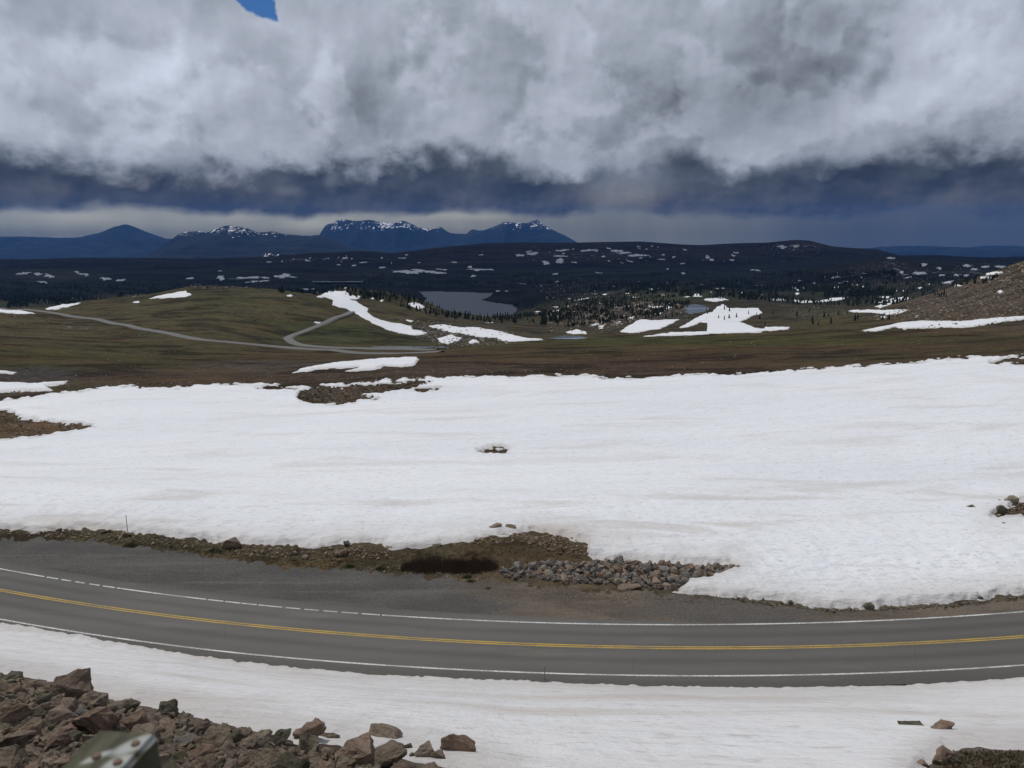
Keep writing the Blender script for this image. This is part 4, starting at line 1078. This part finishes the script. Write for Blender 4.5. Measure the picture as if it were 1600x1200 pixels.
scatter('outcrop', [(860, 500), (900, 482), (1000, 472), (1060, 476), (1070, 486), (1000, 498), (960, 512), (870, 512)], 420, 3, 10, RM['pale tan'], squash=.7, ymin=700)
scatter('outcrop', [(660, 505), (720, 521), (800, 534), (760, 540), (690, 540), (650, 524)], 260, 2.5, 8, RM['blue grey'], squash=.7)
scatter('outcrop', [(830, 440), (1060, 440), (1070, 470), (860, 476)], 260, 2, 5, RM['pale tan'], squash=.7, ymin=1500)
scatter('outcrop', [(1330, 415), (1390, 403), (1440, 418), (1450, 445), (1330, 450)], 220, 2, 5, RM['blue grey'], squash=.7, ymin=1500)
scatter('field_stones', [(1230, 475), (1320, 485), (1350, 500), (1240, 497)], 260, 1.2, 4.5, RM['blue grey'])
scatter('field_stones', [(0, 492), (120, 508), (230, 525), (160, 520), (0, 505)], 130, 1.2, 4, RM['blue grey'])
scatter('field_stones', [(1340, 420), (1390, 402), (1440, 420), (1560, 408), (1600, 430), (1480, 455), (1340, 450)], 700, 1, 3.5, RM['blue grey'])
scatter('field_stones', [(1180, 380), (1250, 376), (1300, 386), (1300, 400), (1180, 400)], 200, 1, 2.5, RM['grey brown'])

ORD = ['second', 'third', 'fourth', 'fifth', 'sixth', 'seventh', 'eighth', 'ninth', 'tenth', 'eleventh', 'twelfth', '13th', '14th', '15th', '16th', '17th', '18th', '19th', '20th', '21st', '22nd', '23rd', '24th']
for lab, lst in LAB.items():          # look-alikes in one spot: say which one, counted from the left
    if len(lst) > 1:
        lst.sort(key=lambda q: q[0])
        for k, (_, o) in enumerate(lst):
            o['label'] = ('leftmost ' if k == 0 else 'rightmost ' if k == len(lst) - 1 else ORD[k - 1] + ' ') + lab
# ------------------------------------------------------------------ conifers
TREEM = flat_mat('spruce_needles', (.020, .028, .016), .95, .35, .8, 0, .1)
BARK = flat_mat('spruce_bark', (.06, .045, .035), .95, .2, 3)


def tree_arrays(seed, tiers=5, sides=7, rag=.28):
    r = random.Random(seed); V, Fs = [], []
    for k in range(tiers):
        z0 = .10 + .80 * k / tiers; z1 = min(1.0, z0 + 1.55 * .8 / tiers + .04)
        rad = .19 * (1 - z0) ** .8 + .015; i0 = len(V); ph = r.random() * 6
        ox, oy = r.uniform(-.012, .012), r.uniform(-.012, .012)
        for s in range(sides):
            a = ph + 6.283 * s / sides; q = rad * r.uniform(1 - rag, 1 + rag)
            V.append((ox + q * math.cos(a), oy + q * math.sin(a), z0 + r.uniform(-.03, .03)))
        V.append((ox, oy, z1)); V.append((ox, oy, z0 + .05))
        for s in range(sides):
            Fs.append((i0 + s, i0 + (s + 1) % sides, i0 + sides)); Fs.append((i0 + (s + 1) % sides, i0 + s, i0 + sides + 1))
    return np.array(V), np.array(Fs)


def tree_mesh(seed):
    V, Fs = tree_arrays(seed); n = len(V); r = .018
    T = [(r, 0, -.02), (-r * .5, r * .87, -.02), (-r * .5, -r * .87, -.02), (0, 0, .35)]
    V = np.vstack([V, T]); me = bpy.data.meshes.new('conifer_tree')
    fs = [tuple(f) for f in Fs] + [(n, n + 1, n + 3), (n + 1, n + 2, n + 3), (n + 2, n, n + 3)]
    me.from_pydata([tuple(v) for v in V], [], fs); me.materials.append(TREEM); me.materials.append(BARK)
    for p in me.polygons[-3:]: p.material_index = 1
    return me
TM = [tree_mesh(i) for i in range(7)]
ZONES = [([(530, 449), (600, 458), (650, 469), (700, 484), (680, 484), (640, 474), (590, 466), (552, 459)], 46, 'dark conifer on the ridge left of the lake', 'conifers on the ridge left of the lake'),
         ([(680, 484), (730, 490), (800, 490), (850, 488), (850, 500), (780, 502), (700, 494)], 62, 'dark conifer on the near lake shore', 'conifers on the near shore of the lake'),
         ([(850, 474), (920, 470), (930, 505), (860, 508)], 60, 'dark conifer on the slope right of the lake', 'conifers on the slope right of the lake'),
         ([(930, 468), (1060, 478), (1070, 495), (960, 505)], 55, 'dark conifer among pale outcrops of the knoll', 'conifers on the rocky knoll'),
         ([(1080, 484), (1200, 478), (1230, 500), (1190, 510), (1120, 500)], 14, 'dark conifer beside the big forked snow patch', 'conifers beside the big snow patch'),
         ([(1240, 482), (1330, 490), (1390, 500), (1250, 512)], 16, 'dark conifer before the right-hand hill', 'conifers in front of the right-hand hill')]
for poly, n, lab, grp in ZONES:
    sp = in_poly(poly, n); hp = hit(sp[:, 0], sp[:, 1], 600)
    for P in hp:
        o = bpy.data.objects.new('conifer_tree', random.choice(TM)); COL.objects.link(o)
        h = random.uniform(5, 9.5); o.location = (P[0], P[1], P[2] - .2); o.scale = (h * random.uniform(.85, 1.3),) * 2 + (h,)
        o.rotation_euler = (0, 0, random.random() * 6); 
        xs_ = sorted(sp[:, 0]); q = np.searchsorted(xs_, project(P[0], P[1], P[2])[0]) / n
        tag(o, ('tall ' if h > 8 else 'short ' if h < 6.5 else 'middling ') + lab + (', left part' if q < .33 else ', right part' if q > .67 else ', middle'), 'tree', grp)


def forest(poly, n, h0, h1, ymin=700):
    sp = in_poly(poly, n); hp = hit(sp[:, 0], sp[:, 1], ymin)
    # clump: keep where a woodland noise is high
    D = hp[:, 1]
    keep = vnoise(hp[:, 0] / D / .03, np.log(D) / .06, 41) + .8 * vnoise(hp[:, 0] / D / .009, np.log(D) / .03, 42) > -.15 + .5 * rng.normal(0, .3, len(D))
    hp = hp[keep]; hp = hp[hp[:, 1] < 9800]
    base = [tree_arrays(50 + i, 3, 5) for i in range(6)]; Vs, Fs, off = [], [], 0
    for k, P in enumerate(hp):
        v, f = base[k % 6]; h = rng.uniform(h0, h1); w = v * np.array([h * 1.15, h * 1.15, h]) + P - np.array([0, 0, .3])
        Vs.append(w); Fs.append(f + off); off += len(w)
    if Vs: tag(mesh_obj('forest', np.vstack(Vs), np.vstack(Fs), TREEM, smooth_=False), kind='stuff')
forest([(530, 448), (600, 457), (650, 468), (700, 486), (760, 493), (850, 488), (850, 505), (760, 506), (690, 498), (620, 478), (540, 462)], 500, 5, 11)
forest([(770, 440), (1080, 440), (1080, 478), (1010, 500), (900, 512), (830, 506), (812, 470)], 5200, 4, 9)
forest([(800, 425), (1400, 425), (1400, 462), (1200, 470), (1080, 465), (800, 445)], 3600, 10, 17, 1500)
forest([(0, 440), (520, 440), (520, 460), (440, 462), (250, 462), (120, 475), (0, 482)], 3600, 8, 14, 1500)
forest([(560, 428), (900, 428), (800, 450), (560, 450)], 1300, 10, 18, 3000)
forest([(1330, 440), (1480, 440), (1450, 478), (1330, 478), (1200, 478), (1200, 462)], 900, 7, 14, 1500)
forest([(420, 450), (520, 447), (540, 452), (500, 462), (440, 458)], 200, 5, 9, 1000)
forest([(0, 404), (560, 396), (760, 386), (1200, 384), (1400, 404), (1600, 404), (1600, 412), (0, 420)], 2600, 12, 20, 6000)
forest([(1440, 450), (1560, 430), (1560, 440), (1470, 468)], 120, 4, 8, 900)

# ------------------------------------------------------------------ shrubs, cushions, grass
WIL = flat_mat('willow_twigs', (.075, .046, .034), .9, .5, 1.5)
def willow(px, py, wpx, hpx, label, n=1500):
    P = hit([px], [py])[0]; w = px_size(P, wpx) / 2; h = px_size(P, hpx)
    V, Fs = [], []
    for i in range(n):
        a = random.random() * 6.283; q = math.sqrt(random.random()); x, y = w * q * math.cos(a), .9 * q * math.sin(a)
        z = float(H(P[0] + x, P[1] + y)) - .05
        L = h * random.uniform(.45, 1.15) * math.sqrt(max(.12, 1 - q * q * .85)) * (.75 + .5 * (mnoise.noise(Vector((x * .9, y * .9, px))) + .3)); dx, dy = random.uniform(-.3, .3) + .25 * x / w, random.uniform(-.3, .3)
        b = (P[0] + x, P[1] + y, z); t = (b[0] + dx * L, b[1] + dy * L, b[2] + L); r = .018
        k = len(V); V += [(b[0] - r, b[1], b[2]), (b[0] + r, b[1], b[2]), (b[0], b[1] + r, b[2]), t]
        Fs += [(k, k + 1, k + 3), (k + 1, k + 2, k + 3), (k + 2, k, k + 3)]
    o = mesh_obj('willow_shrub', np.array(V) - P, np.array(Fs), WIL, smooth_=False); o.location = P
    tag(o, label, 'shrub')
willow(683, 889, 110, 26, 'wider dark leafless willow thicket on the near side of the grassy mound, left', 2300)
willow(742, 888, 70, 24, 'narrower dark leafless willow thicket on the grassy mound, right of the wider one', 1500)

GREEN = flat_mat('cushion_leaves', (.045, .062, .022), .9, .3, 8); STRAW = flat_mat('dry_grass', (.15, .115, .055), .9, .35, 2, c2=(.095, .084, .042)); DRY = flat_mat('brown_grass', (.13, .095, .055), .9, .35, 6)


def blades(P, rx, ry, h, n, V, Fs, r=.02):
    for i in range(n):
        a = random.random() * 6.283; q = math.sqrt(random.random()); x, y = rx * q * math.cos(a), ry * q * math.sin(a)
        L = h * random.uniform(.5, 1.1) * math.sqrt(max(.1, 1 - q * q)); k = len(V); th = random.random() * 3.14
        cx, sx = math.cos(th) * r, math.sin(th) * r
        V += [(P[0] + x - cx, P[1] + y - sx, P[2] - .02), (P[0] + x + cx, P[1] + y + sx, P[2] - .02), (P[0] + x * 1.25 + random.uniform(-.3, .3) * L, P[1] + y * 1.25 + random.uniform(-.3, .3) * L, P[2] + L)]
        Fs.append((k, k + 1, k + 2))
for x, y, w, lab in ((545, 886, 17, 'dark green cushion plant at the gravel edge below the reddish slab'), (594, 889, 14, 'small green cushion plant at the gravel edge left of the willow'), (629, 891, 9, 'tiny green cushion plant below the left end of the willow'),
                     (731, 902, 16, 'upper one of two green cushion plants below the right willow'), (737, 909, 14, 'lower one of two green cushion plants below the right willow'), (763, 920, 9, 'tiny dark green cushion plant at the end of the gravel pullout'),
                     (197, 838, 16, 'dark green cushion plant at the foot of the snow pole'), (168, 833, 16, 'dark green tuft on the berm left of the snow pole'), (204, 853, 22, 'low green plant on the gravel below the snow pole'), (335, 862, 24, 'broad green plant on the berm below the pale tan boulder')):
    P = hit([x], [y])[0]; V, Fs = [], []; w = px_size(P, w) / 2
    blades((0, 0, 0), w, w * .7, w * .55, 260, V, Fs); o = mesh_obj('cushion_plant', V, Fs, GREEN, smooth_=False); o.location = P; tag(o, lab, 'plant')
def grass(poly, n, mat, h=.16, k=7, rx=.14):
    V, Fs = [], []; sp = in_poly(poly, n)
    for P in hit(sp[:, 0], sp[:, 1]): blades(P, rx, rx, h * random.uniform(.6, 1.3), k, V, Fs, .022)
    tag(mesh_obj('grass', V, Fs, mat, smooth_=False), kind='stuff')
BERM = [(0, 830), (120, 830), (200, 835), (330, 850), (440, 856), (520, 856), (600, 862), (640, 862), (720, 852), (800, 838), (880, 846), (912, 868), (860, 880), (790, 890), (740, 912), (640, 900), (540, 892), (440, 884), (330, 872), (220, 852), (100, 842), (0, 838)]
grass(BERM, 2400, STRAW); grass([(100, 836), (260, 846), (440, 866), (600, 880), (700, 900), (560, 893), (420, 884), (300, 868), (180, 850)], 1300, GREEN, .12)
grass([(790, 912), (1040, 926), (1180, 942), (1000, 945), (800, 925)], 700, STRAW, .12); grass([(1480, 1178), (1600, 1174), (1600, 1215), (1470, 1215)], 420, DRY, .07, 7, .10)

# ------------------------------------------------------------------ poles and the post by the camera
POLE = flat_mat('grey_weathered_wood', (.17, .15, .13), .85, .2, 5); REFL = flat_mat('pole_tip_paint', (.30, .27, .24), .5, .1, 5)
def snow_pole(px, py, hpx, label, r=.035):
    P = hit([px], [py])[0]; h = px_size(P, hpx) * 1.05
    e = empty('snow_pole', P); tag(e, label, 'pole', 'snow poles along the road')
    for nm, z0, z1, rr, m in (('shaft', -.2, h * .93, r, POLE), ('tip', h * .93, h, r * 1.15, REFL)):
        bm = bmesh.new(); bmesh.ops.create_cone(bm, cap_ends=True, segments=10, radius1=rr, radius2=rr * .9, depth=z1 - z0)
        bmesh.ops.translate(bm, verts=bm.verts, vec=(0, 0, (z0 + z1) / 2)); me = bpy.data.meshes.new(nm); bm.to_mesh(me); bm.free(); me.materials.append(m)
        o = bpy.data.objects.new(nm, me); COL.objects.link(o); o.parent = e
    e.rotation_euler = (random.uniform(-.02, .02), random.uniform(-.02, .02), 0)
snow_pole(199.5, 832, 27, 'thin tall snow pole on the berm at the edge of the big snowfield')
snow_pole(851, 1062, 24, 'thin snow pole at the near edge of the road, in the snow bank', .028)
for x, y, lab in ((360.5, 533, 'tiny dark marker post beside the far road'), (678, 546, 'left of two tiny marker posts where the far road leaves the valley pond'), (685, 546, 'right of two tiny marker posts where the far road leaves the valley pond')):
    P = hit([x], [y], 300)[0]; bm = bmesh.new(); bmesh.ops.create_cube(bm, size=1); bmesh.ops.scale(bm, verts=bm.verts, vec=(.5, .3, 2.2)); bmesh.ops.translate(bm, verts=bm.verts, vec=(0, 0, 1.0))
    bmesh.ops.bevel(bm, geom=bm.edges[:], offset=.06, segments=1, affect='EDGES'); me = bpy.data.meshes.new('marker_post'); bm.to_mesh(me); bm.free(); me.materials.append(BARK)
    o = bpy.data.objects.new('marker_post', me); COL.objects.link(o); o.location = P; tag(o, lab, 'post')


def post():
    zt = 29.74
    cs = []
    for px, py in ((155, 1136), (250, 1143), (203, 1198), (92, 1192)):
        ax, tz = ray(px, py); Y = (zt - CAMZ) / tz; cs.append(Vector((float(ax * Y), float(Y), 0)))
    c0 = (cs[0] + cs[1]) / 2; back = ((cs[3] - cs[0]) + (cs[2] - cs[1])) / 2; L = .42
    bl = [cs[0], cs[1], cs[1] + back.normalized() * L, cs[0] + back.normalized() * L]
    base = float(H(c0.x, c0.y)); e = empty('weathered_post', (c0.x, c0.y - .15, base))
    tag(e, 'weathered green-grey post with white bird-lime stains close to the camera, lower left', 'post')
    m, t, b, P = new_mat('weathered_post_wood')
    n = fbm(t, scalev(t, P, (9, 2.2, 3)), 3.0, 7, .65); n2 = fbm(t, P, 14, 5, .6)
    col = mixc(t, n.step(.35, .65), (.060, .058, .036), (.11, .105, .07))
    sx = t.nodes.new('ShaderNodeSeparateXYZ'); t.links.new(P.s, sx.inputs[0]); X, Y, Z = (N(t, sx.outputs[i]) for i in range(3))
    spots = []
    for px, py, rx, ry in ((212, 1163, .05, .022), (151, 1183, .030, .010), (184, 1192, .032, .02)):
        ax, tz = ray(px, py); yy = (zt - CAMZ) / tz; q = (float(ax * yy), float(yy)); spots.append(q)
        dx = (X - q[0]); dy = (Y - q[1]); u = (dx * .75 + dy * .66) / rx; v = (dx * -.66 + dy * .75) / ry
        r2 = u * u + v * v + (n2 - .5) * 1.2
        col = mixc(t, (1.0 - r2.step(.4, 2.0)) * .6 * Z.step(zt - .02, zt - .005), col, (.58, .60, .58))
    t.links.new(col.s, b.inputs['Base Color']); b.inputs['Roughness'].default_value = .8; set_bump(t, b, n * .01 + n2 * .004, 1.0, 1)
    bm = bmesh.new(); vs = []
    for z in (base - .3, zt): vs.append([bm.verts.new((q.x, q.y, z + (random.uniform(-.006, .006) if z == zt else 0))) for q in bl])
    bm.faces.new(vs[1][::-1]); bm.faces.new(vs[0])
    for k in range(4): bm.faces.new((vs[0][k], vs[1][k], vs[1][(k + 1) % 4], vs[0][(k + 1) % 4]))
    bmesh.ops.recalc_face_normals(bm, faces=bm.faces)
    bmesh.ops.bevel(bm, geom=bm.edges[:], offset=.012, segments=3, affect='EDGES')
    bmesh.ops.translate(bm, verts=bm.verts, vec=-Vector(e.location))
    me = bpy.data.meshes.new('timber'); bm.to_mesh(me); bm.free(); me.materials.append(m)
    o = bpy.data.objects.new('timber', me); COL.objects.link(o); o.parent = e
    RUST = flat_mat('rusty_bolt', (.16, .10, .075), .7, .2, 30)
    for q in spots:
        bm = bmesh.new(); bmesh.ops.create_cone(bm, cap_ends=True, segments=14, radius1=.012, radius2=.009, depth=.008)
        me = bpy.data.meshes.new('bolt'); bm.to_mesh(me); bm.free(); me.materials.append(RUST)
        o = bpy.data.objects.new('bolt', me); COL.objects.link(o); o.parent = e; o.location = (q[0] - e.location.x, q[1] - e.location.y, zt + .003 - e.location.z)
post()
